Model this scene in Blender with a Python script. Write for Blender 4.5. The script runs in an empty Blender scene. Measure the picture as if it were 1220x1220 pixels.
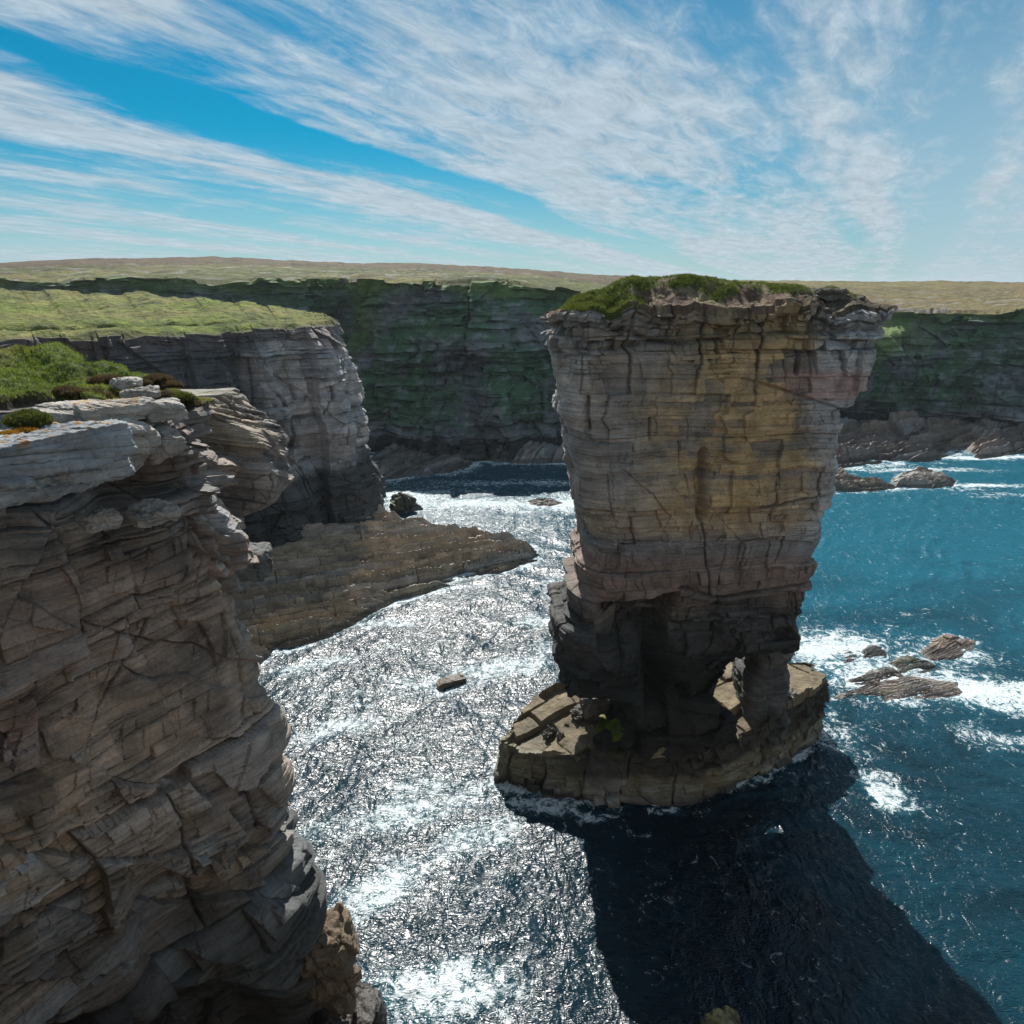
import bpy, math, time
import numpy as np
T0 = time.time()
F32 = np.float32
scene = bpy.context.scene
C = scene.collection
H = 34.0
PITCH = math.radians(18.4)
FPX = 795.0
cp, sp = math.cos(PITCH), math.sin(PITCH)

def ray(px, py):
    u = 610.0 - py
    return np.array([px - 610.0, FPX * cp + u * sp, -FPX * sp + u * cp])

def W(px, py, y=None, z=None):
    d = ray(px, py)
    t = y / d[1] if y is not None else (z - H) / d[2]
    return np.array([0, 0, H]) + d * t

# ------------------------------------------------------------------ noise
def _h(ix, iy, iz, seed):
    h = (ix.astype(np.int64) * 374761393 + iy.astype(np.int64) * 668265263 + iz.astype(np.int64) * 2147483647 + seed * 1274126177) & 0xffffffff
    h = ((h ^ (h >> 13)) * 1274126177) & 0xffffffff
    h = ((h ^ (h >> 16)) * 2246822519) & 0xffffffff
    return ((h ^ (h >> 15)) & 0xffffff).astype(F32) / F32(16777215.0)

def hash1(i, seed, j=0):
    i = np.asarray(i); j = np.broadcast_to(np.asarray(j), i.shape)
    return _h(i, j, np.zeros_like(i), seed)

def noise(x, y, z, seed=0):
    x, y, z = np.broadcast_arrays(np.asarray(x, F32), np.asarray(y, F32), np.asarray(z, F32))
    xi, yi, zi = np.floor(x), np.floor(y), np.floor(z)
    fx, fy, fz = x - xi, y - yi, z - zi
    fx = fx * fx * (3 - 2 * fx); fy = fy * fy * (3 - 2 * fy); fz = fz * fz * (3 - 2 * fz)
    xi = xi.astype(np.int64); yi = yi.astype(np.int64); zi = zi.astype(np.int64)
    def c(a, b, d): return _h(xi + a, yi + b, zi + d, seed)
    v00 = c(0, 0, 0) * (1 - fx) + c(1, 0, 0) * fx
    v10 = c(0, 1, 0) * (1 - fx) + c(1, 1, 0) * fx
    v01 = c(0, 0, 1) * (1 - fx) + c(1, 0, 1) * fx
    v11 = c(0, 1, 1) * (1 - fx) + c(1, 1, 1) * fx
    return ((v00 * (1 - fy) + v10 * fy) * (1 - fz) + (v01 * (1 - fy) + v11 * fy) * fz) * 2 - 1

def noise2(x, y, seed=0):
    x, y = np.broadcast_arrays(np.asarray(x, F32), np.asarray(y, F32))
    xi, yi = np.floor(x), np.floor(y)
    fx, fy = x - xi, y - yi
    fx = fx * fx * (3 - 2 * fx); fy = fy * fy * (3 - 2 * fy)
    xi = xi.astype(np.int64); yi = yi.astype(np.int64); zi = np.zeros_like(xi)
    def c(a, b): return _h(xi + a, yi + b, zi, seed)
    return ((c(0, 0) * (1 - fx) + c(1, 0) * fx) * (1 - fy) + (c(0, 1) * (1 - fx) + c(1, 1) * fx) * fy) * 2 - 1

def fbm(x, y, z, o=4, seed=0, g=0.5):
    r = 0; a = 1.0; f = 1.0; tot = 0
    for i in range(o):
        r = r + a * noise(x * f + 17.3 * i, y * f - 9.1 * i, z * f + 3.7 * i, seed + i)
        tot += a; a *= g; f *= 2.03
    return r / tot

def fbm2(x, y, o=4, seed=0, g=0.5):
    r = 0; a = 1.0; f = 1.0; tot = 0
    for i in range(o):
        r = r + a * noise2(x * f + 17.3 * i, y * f - 9.1 * i, seed + i)
        tot += a; a *= g; f *= 2.03
    return r / tot

def sstep(a, b, x):
    t = np.clip((x - a) / (b - a), 0, 1)
    return t * t * (3 - 2 * t)

def bump(x, c, w):
    return np.exp(-((x - c) / w) ** 2)

# ------------------------------------------------------------------ strata / blocks
def brick(s, t, seed, hh, ww, jit=0.7, tiltf=False):
    rng = np.random.RandomState(seed)
    lo, hi = float(t.min()) - 2 * hh, float(t.max()) + 2 * hh
    n = int((hi - lo) / hh) + 4
    e = lo + np.cumsum(hh * np.exp(rng.normal(0, 0.45, n)))
    k = np.clip(np.searchsorted(e, t), 1, n - 1)
    dt = np.minimum(t - e[k - 1], e[k] - t)
    wl = ww * np.exp(rng.normal(0, 0.35, n + 1))
    off = rng.uniform(0, 10, n + 1)
    q = s / wl[k] + off[k]
    c = np.floor(q).astype(np.int64)
    def b(c_): return c_ + jit * (hash1(c_, seed + 5, k) - 0.5)
    c = np.where(q < b(c), c - 1, c)
    c = np.where(q >= b(c + 1), c + 1, c)
    ds = np.minimum(q - b(c), b(c + 1) - q) * wl[k]
    v = hash1(c, seed + 11, k)
    lv = rng.uniform(0, 1, n + 1)[k]
    if tiltf:
        fs = (q - b(c)) / (b(c + 1) - b(c) + 1e-6) - 0.5; ft = (t - e[k - 1]) / (e[k] - e[k - 1]) - 0.5
        tl = (hash1(c, seed + 13, k) - 0.5) * fs * 2 + (hash1(c, seed + 17, k) - 0.65) * ft * 2
        return v.astype(F32), ds.astype(F32), np.abs(dt).astype(F32), lv.astype(F32), tl.astype(F32)
    return v.astype(F32), ds.astype(F32), np.abs(dt).astype(F32), lv.astype(F32), (e, k)

def rock_disp(s, t, P, seed, sc=1.0, big=0.5, mid=0.2, small=0.07, lam=0.035, rough=0.12, crack=0.14, tilt=0.0, warp=1.0, obl=0.12, amp=None):
    """displacement along the outward normal + features used for colour"""
    A = 1.0 if amp is None else amp(s, t)
    s = s / sc; t = t / sc
    n1 = fbm2(s * 0.10, t * 0.14, 3, seed); n2 = fbm2(s * 0.5 + 4, t * 0.6, 4, seed + 3); n3 = fbm2(s * 2.3 + 4, t * 2.8, 3, seed + 5)
    n4 = fbm2(s * 0.2 + 9, t * 0.25, 3, seed + 7)
    n5 = noise2(s * 0.9, t * 0.7, seed + 9)
    tt = t + tilt * s + warp * (0.45 * n1 + 0.045 * n2 + 0.012 * n3)
    ss = s + warp * (0.6 * n4 + 0.09 * n5 + 0.03 * n3) + 0.10 * t * np.sign(n1)
    v1, a1, b1, l1, t1 = brick(ss, tt, seed + 20, 2.9, 4.2, tiltf=True)
    v2, a2, b2, l2, t2 = brick(ss + 0.22 * t, tt, seed + 30, 0.95, 2.1, tiltf=True)
    v3, a3, b3, l3, t3 = brick(ss - 0.15 * t, tt, seed + 40, 0.33, 0.95, tiltf=True)
    v4, a4, b4, l4, _ = brick(ss * 0.15, tt + 0.02 * n3, seed + 50, 0.15, 2.0)
    ob = ss * 0.66 + tt * 0.75 + 0.25 * n2
    op = -ss * 0.75 + tt * 0.66 + 0.2 * n1
    v5, a5, b5, l5, t5 = brick(ob, op, seed + 60, 3.6, 2.6, tiltf=True)
    ob6 = ss * 0.9 - tt * 0.43 + 0.15 * n2; op6 = ss * 0.43 + tt * 0.9
    v6, a6, b6, l6, t6 = brick(ob6, op6, seed + 70, 1.6, 1.3, tiltf=True)
    m = sstep(-0.25, 0.3, fbm2(s * 0.20 + 31, t * 0.3, 3, seed + 13))       # broken / smooth zones
    m2 = sstep(-0.15, 0.35, fbm2(s * 0.33 + 3, t * 0.5 + 60, 3, seed + 15))
    d = big * (v1 - 0.5) + big * 0.4 * (l1 - 0.5) + big * 0.55 * t1
    d = d + A * mid * ((v2 - 0.5) * (0.15 + 1.1 * m) + 0.35 * (l2 - 0.5) + t2 * (0.3 + 0.7 * m))
    d = d + A * small * ((v3 - 0.5) * (0.1 + 1.7 * m2) + 0.5 * (l3 - 0.5) + t3 * (0.2 + m2))
    d = d + lam * (l4 - 0.5) * (0.3 + 1.3 * (1 - m))
    d = d + A * obl * ((v5 - 0.5) + 0.9 * t5) + A * obl * 0.6 * m * ((v6 - 0.5) + 0.7 * t6)
    d = d + rough * 0.7 * n2 + rough * 1.3 * n4 + rough * 0.22 * n3
    k1 = sstep(-0.3, 0.1, fbm2(s * 0.4 + 50, t * 0.4, 2, seed + 16)); k2 = sstep(0.0, 0.3, fbm2(s * 0.55 + 70, t * 0.5, 2, seed + 18))
    cr = A * crack * np.exp(-(np.minimum(a1 + 0.1 * (1 - k1), b1 + 0.12 * k1) / 0.055) ** 2)
    cr = cr + A * crack * 0.6 * np.exp(-(np.minimum(a2 + 0.15 * (1 - k2 * m), b2 + 0.08 * k1) / 0.035) ** 2)
    cr = cr + A * crack * 0.3 * np.exp(-(np.minimum(a3 + 0.05 * (1 - m2), b3) / 0.025) ** 2) * m2 * k2
    cr = cr + A * crack * 0.5 * np.exp(-(np.minimum(a5, b5) / 0.035) ** 2) * (1 - k1)
    cr = cr + A * crack * 0.40 * np.exp(-(b3 / 0.03) ** 2) * (0.25 + 0.75 * m2) + lam * 1.1 * np.exp(-(b4 / 0.022) ** 2) * sstep(0.35, 0.9, l4) * (1.1 - 0.6 * m)
    rr = 0.12 * np.exp(-np.minimum(a1, b1) / 0.2) * big + A * 0.25 * mid * np.exp(-np.minimum(a2, b2) / 0.10) * m
    d = d - cr - rr
    feat = dict(v1=v1, v2=v2, v3=v3, l1=l1, l2=l2, l3=l3, l4=l4, n1=n1, n2=n2, n4=n4, m=m, tt=tt, ss=ss, cr=cr / max(crack, 1e-6), v5=v5)
    return d * sc, feat

def normals_of(P, closed=False, up_ok=True):
    if closed:
        Q = np.concatenate([P[:, -2:-1], P[:, :-1], P[:, :1], P[:, 1:2]], 1) if False else P
        ds = np.roll(P, -1, 1) - np.roll(P, 1, 1)
    else:
        ds = np.gradient(P, axis=1)
    dt = np.gradient(P, axis=0)
    N = np.cross(ds, dt)
    N /= np.linalg.norm(N, axis=2, keepdims=True) + 1e-9
    return N

# ------------------------------------------------------------------ mesh building
class Acc:
    def __init__(self):
        self.v = []; self.q = []; self.c = []; self.n = 0; self.t = []
    def grid(self, P, col, closed=False, flip=False, mask=None):
        a, b = P.shape[:2]
        idx = np.arange(a * b).reshape(a, b) + self.n
        if closed:
            i2 = np.concatenate([idx, idx[:, :1]], 1)
        else:
            i2 = idx
        q = np.stack([i2[:-1, :-1], i2[:-1, 1:], i2[1:, 1:], i2[1:, :-1]], -1)
        if mask is not None:
            q = q[mask]
        q = q.reshape(-1, 4)
        if flip: q = q[:, ::-1]
        self.v.append(P.reshape(-1, 3)); self.q.append(q)
        self.c.append(np.broadcast_to(col, P.shape).reshape(-1, 3)); self.n += a * b
    def tris(self, V, T, col):
        self.v.append(V); self.t.append(T + self.n); self.c.append(np.broadcast_to(col, V.shape)); self.n += len(V)
    def build(self, name, mat, parent=None, smooth=False):
        v = np.concatenate(self.v).astype(F32); c = np.concatenate(self.c).astype(F32)
        me = bpy.data.meshes.new(name)
        me.vertices.add(len(v)); me.vertices.foreach_set('co', v.ravel())
        q = np.concatenate(self.q) if self.q else np.zeros((0, 4), int)
        t = np.concatenate(self.t) if self.t else np.zeros((0, 3), int)
        li = np.concatenate([q.ravel(), t.ravel()]).astype(np.int32)
        me.loops.add(len(li)); me.loops.foreach_set('vertex_index', li)
        st = np.concatenate([np.arange(len(q)) * 4, len(q) * 4 + np.arange(len(t)) * 3]).astype(np.int32)
        me.polygons.add(len(st)); me.polygons.foreach_set('loop_start', st)
        me.update(calc_edges=True)
        at = me.color_attributes.new('tint', 'FLOAT_COLOR', 'POINT')
        cc = np.ones((len(v), 4), F32); cc[:, :3] = c
        at.data.foreach_set('color', cc.ravel())
        me.polygons.foreach_set('use_smooth', np.full(len(st), smooth))
        me.materials.append(mat)
        o = bpy.data.objects.new(name, me); C.objects.link(o)
        if parent: o.parent = parent
        return o

def tag(o, label=None, cat=None, group=None, kind=None):
    if label: o['label'] = label
    if cat: o['category'] = cat
    if group: o['group'] = group
    if kind: o['kind'] = kind
    return o

def empty(name, loc=(0, 0, 0)):
    o = bpy.data.objects.new(name, None); C.objects.link(o); o.location = loc
    return o

# ------------------------------------------------------------------ materials
def nt(mat):
    mat.use_nodes = True
    t = mat.node_tree; t.nodes.clear(); return t

def N(t, typ, **kw):
    n = t.nodes.new(typ)
    for k, v in kw.items():
        if k.startswith('i_'):
            key = k[2:]
            n.inputs[int(key) if key.isdigit() else key.replace('_', ' ')].default_value = v
        else: setattr(n, k, v)
    return n

def math_n(t, op, a, b=None, c=None, clamp=False):
    n = t.nodes.new('ShaderNodeMath'); n.operation = op; n.use_clamp = clamp
    for i, v in enumerate((a, b, c)):
        if v is None: continue
        if hasattr(v, 'is_output') or isinstance(v, bpy.types.NodeSocket): t.links.new(v, n.inputs[i])
        else: n.inputs[i].default_value = v
    return n.outputs[0]

def mixc(t, fac, a, b, mode='MIX'):
    n = t.nodes.new('ShaderNodeMix'); n.data_type = 'RGBA'; n.blend_type = mode
    for sock, v in ((n.inputs[0], fac), (n.inputs[6], a), (n.inputs[7], b)):
        if isinstance(v, bpy.types.NodeSocket): t.links.new(v, sock)
        elif isinstance(v, (tuple, list)): sock.default_value = (*v[:3], 1)
        else: sock.default_value = v
    return n.outputs[2]

def maprange(t, v, a, b, c, d, smooth=False):
    n = t.nodes.new('ShaderNodeMapRange'); n.clamp = True
    if smooth: n.interpolation_type = 'SMOOTHSTEP'
    t.links.new(v, n.inputs[0])
    for i, q in enumerate((a, b, c, d)): n.inputs[i + 1].default_value = q
    return n.outputs[0]

def tex(t, vec, scale, detail=6, rough=0.6, dist=0.0, mult=(1, 1, 1), loc=(0, 0, 0)):
    m = N(t, 'ShaderNodeMapping'); t.links.new(vec, m.inputs[0]); m.inputs['Scale'].default_value = mult; m.inputs['Location'].default_value = loc
    n = N(t, 'ShaderNodeTexNoise'); t.links.new(m.outputs[0], n.inputs['Vector'])
    n.inputs['Scale'].default_value = scale; n.inputs['Detail'].default_value = detail
    n.inputs['Roughness'].default_value = rough; n.inputs['Distortion'].default_value = dist
    return n.outputs['Fac']

def rock_mat(name, sc=1.0, wet=1.5, bumpd=0.03):
    mat = bpy.data.materials.new(name); t = nt(mat); L = t.links.new
    out = N(t, 'ShaderNodeOutputMaterial'); b = N(t, 'ShaderNodeBsdfPrincipled'); L(b.outputs[0], out.inputs[0])
    geo = N(t, 'ShaderNodeNewGeometry'); pos = geo.outputs['Position']
    at = N(t, 'ShaderNodeAttribute', attribute_name='tint')
    strat = tex(t, pos, 1.0 / sc, 4, 0.65, 0.0, (0.45, 0.45, 4.5))
    strat2 = tex(t, pos, 1.0 / sc, 4, 0.6, 0.0, (1.2, 1.2, 30.0))
    grain = tex(t, pos, 9.0 / sc, 4, 0.65)
    patch = tex(t, pos, 0.9 / sc, 5, 0.6)
    lich = tex(t, pos, 3.1 / sc, 4, 0.65, 0.0, (1, 1, 1), (5, 3, 1))
    col = at.outputs['Color']
    k1 = maprange(t, strat, 0.3, 0.7, 0.8, 1.4)
    k2 = maprange(t, grain, 0.3, 0.7, 0.82, 1.18)
    k3 = maprange(t, patch, 0.3, 0.7, 0.7, 1.3)
    k4 = maprange(t, strat2, 0.3, 0.7, 0.93, 1.07)
    k = math_n(t, 'MULTIPLY', math_n(t, 'MULTIPLY', k1, k2), math_n(t, 'MULTIPLY', k3, k4))
    comb = N(t, 'ShaderNodeCombineXYZ'); [L(k, comb.inputs[i]) for i in range(3)]
    c1 = mixc(t, 1.0, col, comb.outputs[0], 'MULTIPLY')
    sep0 = N(t, 'ShaderNodeSeparateXYZ'); L(pos, sep0.inputs[0])
    lm = math_n(t, 'MULTIPLY', maprange(t, lich, 0.6, 0.68, 0.0, 0.45), maprange(t, sep0.outputs[2], 9.0, 19.0, 0.0, 1.0))
    c2 = mixc(t, lm, c1, mixc(t, 0.55, c1, (0.42, 0.42, 0.36)))
    dk = maprange(t, tex(t, pos, 1.3 / sc, 4, 0.62, 0.0, (1, 1, 0.45), (9, 9, 2)), 0.58, 0.72, 0.0, 0.45)
    c3 = mixc(t, dk, c2, mixc(t, 0.75, c2, (0.03, 0.03, 0.028)))
    L(c3, b.inputs['Base Color'])
    sep = N(t, 'ShaderNodeSeparateXYZ'); L(pos, sep.inputs[0])
    rz = maprange(t, sep.outputs[2], wet, wet + 2.5, 0.38, 0.88)
    L(rz, b.inputs['Roughness'])
    b.inputs['Specular IOR Level'].default_value = 0.35
    hsum = math_n(t, 'ADD', math_n(t, 'MULTIPLY', strat2, 0.5), math_n(t, 'ADD', math_n(t, 'MULTIPLY', grain, 0.6), math_n(t, 'MULTIPLY', patch, 1.2)))
    bm = N(t, 'ShaderNodeBump'); bm.inputs['Strength'].default_value = 0.9; bm.inputs['Distance'].default_value = bumpd * 3
    L(hsum, bm.inputs['Height']); L(bm.outputs[0], b.inputs['Normal'])
    return mat

def turf_mat(name, sc=1.0):
    mat = bpy.data.materials.new(name); t = nt(mat); L = t.links.new
    out = N(t, 'ShaderNodeOutputMaterial'); b = N(t, 'ShaderNodeBsdfPrincipled'); L(b.outputs[0], out.inputs[0])
    geo = N(t, 'ShaderNodeNewGeometry'); pos = geo.outputs['Position']
    at = N(t, 'ShaderNodeAttribute', attribute_name='tint')
    g1 = tex(t, pos, 4.0 / sc, 5, 0.72); g2 = tex(t, pos, 0.6 / sc, 4, 0.65)
    k = math_n(t, 'MULTIPLY', maprange(t, g1, 0.3, 0.7, 0.5, 1.5), maprange(t, g2, 0.3, 0.7, 0.7, 1.3))
    comb = N(t, 'ShaderNodeCombineXYZ'); [L(k, comb.inputs[i]) for i in range(3)]
    c1 = mixc(t, 1.0, at.outputs['Color'], comb.outputs[0], 'MULTIPLY')
    L(c1, b.inputs['Base Color']); b.inputs['Roughness'].default_value = 0.9; b.inputs['Specular IOR Level'].default_value = 0.15
    bm = N(t, 'ShaderNodeBump'); bm.inputs['Strength'].default_value = 1.0; bm.inputs['Distance'].default_value = 0.12 * sc
    L(g1, bm.inputs['Height']); L(bm.outputs[0], b.inputs['Normal'])
    return mat

def blade_mat(name):
    mat = bpy.data.materials.new(name); t = nt(mat); L = t.links.new
    out = N(t, 'ShaderNodeOutputMaterial')
    at = N(t, 'ShaderNodeAttribute', attribute_name='tint')
    geo = N(t, 'ShaderNodeNewGeometry')
    g = tex(t, geo.outputs['Position'], 6.0, 3, 0.6)
    c = mixc(t, maprange(t, g, 0.3, 0.7, 0, 1), at.outputs['Color'], mixc(t, 0.5, at.outputs['Color'], (0.16, 0.13, 0.03)))
    d = N(t, 'ShaderNodeBsdfDiffuse'); tr = N(t, 'ShaderNodeBsdfTranslucent'); L(c, d.inputs[0]); L(c, tr.inputs[0])
    m = N(t, 'ShaderNodeMixShader'); m.inputs[0].default_value = 0.45; L(d.outputs[0], m.inputs[1]); L(tr.outputs[0], m.inputs[2]); L(m.outputs[0], out.inputs[0])
    return mat

M_rock = rock_mat('layered_sandstone', 1.0)
M_rock_far = rock_mat('far_cliff_rock', 3.0, bumpd=0.12)
M_rock_mid = rock_mat('headland_rock', 1.8, bumpd=0.06)
M_turf = turf_mat('turf', 1.0)
M_turf_far = turf_mat('moorland', 6.0)
M_blade = blade_mat('grass_blades')

# ------------------------------------------------------------------ colour helpers
def lerp3(a, b, f):
    return a * (1 - f[..., None]) + np.array(b, F32) * f[..., None]

def rock_col(P, f, seed, base=(0.30, 0.265, 0.225), warm=0.5, wet_top=3.0, wet_line=None, band=None):
    sh = P.shape[:-1]
    c = np.ones(sh + (3,), F32) * np.array(base, F32)
    b = 0.48 + 0.45 * f['v2'] + 0.25 * f['l3'] + 0.32 * f['l1'] + 0.2 * f['v3']
    c = c * b[..., None]
    c = lerp3(c, (0.32, 0.33, 0.34), 0.55 * sstep(0.45, 0.9, f['v1'] * 0.5 + f['l2'] * 0.5 + 0.3 * f['n2']))      # blue-grey
    c = lerp3(c, (0.40, 0.25, 0.185), warm * 0.7 * sstep(0.5, 0.9, f['l1'] * 0.6 + f['v5'] * 0.3 + 0.25 * f['n4']))    # rusty pink
    c = lerp3(c, (0.44, 0.32, 0.16), warm * 0.6 * sstep(0.05, 0.45, f['n1'] + 0.2 * f['v2'] - 0.1))          # ochre
    c = lerp3(c, (0.04, 0.038, 0.036), 0.55 * np.clip(f['cr'], 0, 1))
    return c

def wet_shade_dark(c, z, top, nz, k=0.9, col=(0.018, 0.02, 0.018)):  # darkens low rock: sea-wet zones, plus undercut shade painted on the near cliff
    w = 1 - sstep(top * 0.80, top, z + nz)
    return lerp3(c, col, k * w)

# ------------------------------------------------------------------ paths
def resample(pts, ds, smooth=0):
    pts = np.array(pts, float)
    for _ in range(smooth):
        a = pts[:-1] * 0.75 + pts[1:] * 0.25; b = pts[:-1] * 0.25 + pts[1:] * 0.75
        pts = np.concatenate([pts[:1], np.stack([a, b], 1).reshape(-1, pts.shape[1]), pts[-1:]])
    seg = np.linalg.norm(np.diff(pts[:, :2], axis=0), axis=1); s = np.concatenate([[0], np.cumsum(seg)])
    if callable(ds):
        out = [0.0]
        while out[-1] < s[-1]:
            p = [np.interp(out[-1], s, pts[:, k]) for k in range(2)]
            out.append(out[-1] + ds(p))
        q = np.array(out); q = q * (s[-1] / q[-1])
    else:
        q = np.linspace(0, s[-1], max(2, int(s[-1] / ds)))
    return np.stack([np.interp(q, s, pts[:, k]) for k in range(pts.shape[1])], 1), q

def cliff(pts, ds, dz, seed, zbot=-1.5, smooth=1, off=None, ztopn=None, cfg=None, side=1, closed=False, zden=None, rim=0.0):
    """pts: rows of (x, y, ztop, foot outward offset). Returns displaced grid P (top row last), features"""
    p, s = resample(pts, ds, smooth)
    tang = np.gradient(p[:, :2], axis=0)
    if closed:
        tang[0] = tang[-1] = (p[1, :2] - p[-2, :2])
    k = 9
    if not closed:
        tp = np.pad(tang, ((k, k), (0, 0)), 'edge')
    else:
        tp = np.concatenate([tang[-k - 1:-1], tang, tang[1:k + 1]])
    tang = np.stack([np.convolve(tp[:, i], np.ones(2 * k + 1) / (2 * k + 1), 'valid') for i in range(2)], 1)
    tang /= np.linalg.norm(tang, axis=1, keepdims=True) + 1e-9
    nor = np.stack([tang[:, 1], -tang[:, 0]], 1) * side
    zt = p[:, 2]
    nz = int((zt.max() - zbot) / dz) + 1
    v = np.linspace(0, 1, nz)
    if zden is not None: v = zden(v)
    Z = zbot + (zt[None, :] - zbot) * v[:, None]
    S = np.broadcast_to(s[None, :], Z.shape)
    O = off(S, Z, p) if off is not None else (1 - v[:, None]) * p[None, :, 3]
    P = np.stack([p[None, :, 0] + nor[None, :, 0] * O, p[None, :, 1] + nor[None, :, 1] * O, Z], -1)
    Nn = np.stack([np.broadcast_to(nor[None, :, 0], Z.shape), np.broadcast_to(nor[None, :, 1], Z.shape), np.zeros_like(Z)], -1)
    d, f = rock_disp(S, Z, P, seed, **(cfg or {}))
    if closed:   # blend the seam
        w = sstep(0, 1.2, S) * sstep(0, 1.2, s[-1] - S)
        d = d * w
    f['S'] = S; f['zrel'] = zt[None, :] - Z; f['p'] = p
    P = P + Nn * d[..., None]
    if rim:
        vv, _, _, ll, _ = brick(S, 0 * S + 3.0, seed + 91, 5.0, 1.6 * (cfg or {}).get('sc', 1.0))
        zn = rim * (0.9 * (vv - 0.6) + 0.9 * fbm2(S * 0.35 / (cfg or {}).get('sc', 1.0), 0 * S, 4, seed + 92))
        P[..., 2] += zn * sstep(-2.5 * rim - 0.6, 0, Z - zt[None, :])
    P[..., 2] += 0.12 * noise2(S * 0.8, Z * 0.8, seed + 77) * (1 - v[:, None] ** 8)
    return P, f

# ------------------------------------------------------------------ camera, sun, world
cam = bpy.data.cameras.new('camera'); co = bpy.data.objects.new('camera', cam); C.objects.link(co)
co.location = (0, 0, H); co.rotation_euler = (math.pi / 2 - PITCH, 0, 0)
cam.sensor_width = 36; cam.lens = 36 * FPX / 1220; cam.clip_start = 0.1; cam.clip_end = 20000
scene.camera = co
SUN_EL, SUN_AZ = math.radians(43.5), math.radians(-9.5)
sun = bpy.data.lights.new('sun', 'SUN'); so = bpy.data.objects.new('sun', sun); C.objects.link(so)
sun.energy = 5.0; sun.angle = math.radians(0.55); sun.color = (1.0, 0.965, 0.91)
from mathutils import Vector
sd = Vector((math.sin(SUN_AZ) * math.cos(SUN_EL), math.cos(SUN_AZ) * math.cos(SUN_EL), math.sin(SUN_EL)))
so.rotation_euler = sd.to_track_quat('Z', 'Y').to_euler()
so.location = (0, 0, 80)

wd = bpy.data.worlds.new('World'); scene.world = wd; wd.use_nodes = True
t = wd.node_tree; t.nodes.clear(); L = t.links.new
wo = N(t, 'ShaderNodeOutputWorld'); bg = N(t, 'ShaderNodeBackground'); L(bg.outputs[0], wo.inputs[0])
sky = N(t, 'ShaderNodeTexSky'); sky.sky_type = 'NISHITA'; sky.sun_disc = False; sky.sun_elevation = SUN_EL; sky.sun_rotation = SUN_AZ
sky.air_density = 1.0; sky.dust_density = 0.3; sky.ozone_density = 3.0; sky.altitude = 30
tc = N(t, 'ShaderNodeTexCoord'); nv = N(t, 'ShaderNodeVectorMath', operation='NORMALIZE'); L(tc.outputs['Generated'], nv.inputs[0])
sx = N(t, 'ShaderNodeSeparateXYZ'); L(nv.outputs[0], sx.inputs[0])
zc = math_n(t, 'ADD', math_n(t, 'MAXIMUM', sx.outputs[2], 0.0), 0.06)
qx = math_n(t, 'DIVIDE', sx.outputs[0], zc); qy = math_n(t, 'DIVIDE', sx.outputs[1], zc)
ca, sa = math.cos(math.radians(30)), math.sin(math.radians(30))
across = math_n(t, 'SUBTRACT', math_n(t, 'MULTIPLY', qx, ca), math_n(t, 'MULTIPLY', qy, sa))
along = math_n(t, 'ADD', math_n(t, 'MULTIPLY', qx, sa), math_n(t, 'MULTIPLY', qy, ca))
cv = N(t, 'ShaderNodeCombineXYZ'); L(across, cv.inputs[0]); L(along, cv.inputs[1])
wlow = tex(t, cv.outputs[0], 1.0, 3, 0.5, 0, (0.55, 0.22, 1), (3.1, 1.7, 0))
acr = math_n(t, 'ADD', across, maprange(t, wlow, 0.2, 0.8, -0.45, 0.45))
u = maprange(t, acr, -9.0, 2.0, 0.0, 1.0)
cr = N(t, 'ShaderNodeValToRGB'); L(u, cr.inputs[0]); cr.color_ramp.interpolation = 'EASE'
stops = [(-9, .62), (-7.6, .35), (-7.0, .70), (-6.45, .30), (-5.9, .72), (-5.3, .22), (-4.8, .50), (-4.45, .36), (-4.05, .66), (-3.75, .95), (-3.3, .95), (-3.08, .30), (-2.75, -.15), (-2.58, .62), (-2.2, .88), (-1.5, .78), (-1.0, .66), (-0.75, .36), (-0.45, .72), (-0.15, .30), (0.1, .22), (0.35, .6), (1.0, .5), (2.0, .4)]
els = cr.color_ramp.elements
while len(els) < len(stops): els.new(0.5)
for e, (a, v) in zip(els, sorted(stops)):
    e.position = (a + 9) / 11.0; e.color = (v * .8 + .12,) * 3 + (1,)
st1 = tex(t, cv.outputs[0], 1.0, 7, 0.64, 0.6, (2.6, 0.5, 1), (1.3, 4.4, 0))
st2 = tex(t, cv.outputs[0], 1.0, 8, 0.70, 0.5, (7.5, 3.0, 1), (2.3, 7.4, 0))
st3 = tex(t, cv.outputs[0], 1.0, 3, 0.6, 0.8, (0.7, 0.5, 1), (8.3, 2.4, 0))
nsum = math_n(t, 'ADD', math_n(t, 'MULTIPLY', math_n(t, 'SUBTRACT', st1, 0.5), 1.8), math_n(t, 'MULTIPLY', math_n(t, 'SUBTRACT', st2, 0.5), 1.15))
nsum = math_n(t, 'ADD', nsum, math_n(t, 'MULTIPLY', math_n(t, 'SUBTRACT', st3, 0.5), 1.6))
dens = math_n(t, 'ADD', math_n(t, 'MULTIPLY', math_n(t, 'SUBTRACT', cr.outputs[0], 0.08), 1.3), nsum)
alpha = maprange(t, dens, 0.15, 1.10, 0.0, 0.90, True)
haze = maprange(t, sx.outputs[2], 0.0, 0.20, 0.62, 0.0, True)
rightm = maprange(t, across, -2.2, 0.5, 0.0, 1.0, True)
haze = math_n(t, 'MAXIMUM', haze, math_n(t, 'MULTIPLY', maprange(t, sx.outputs[2], 0.04, 0.48, 0.8, 0.0, True), rightm))
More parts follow.
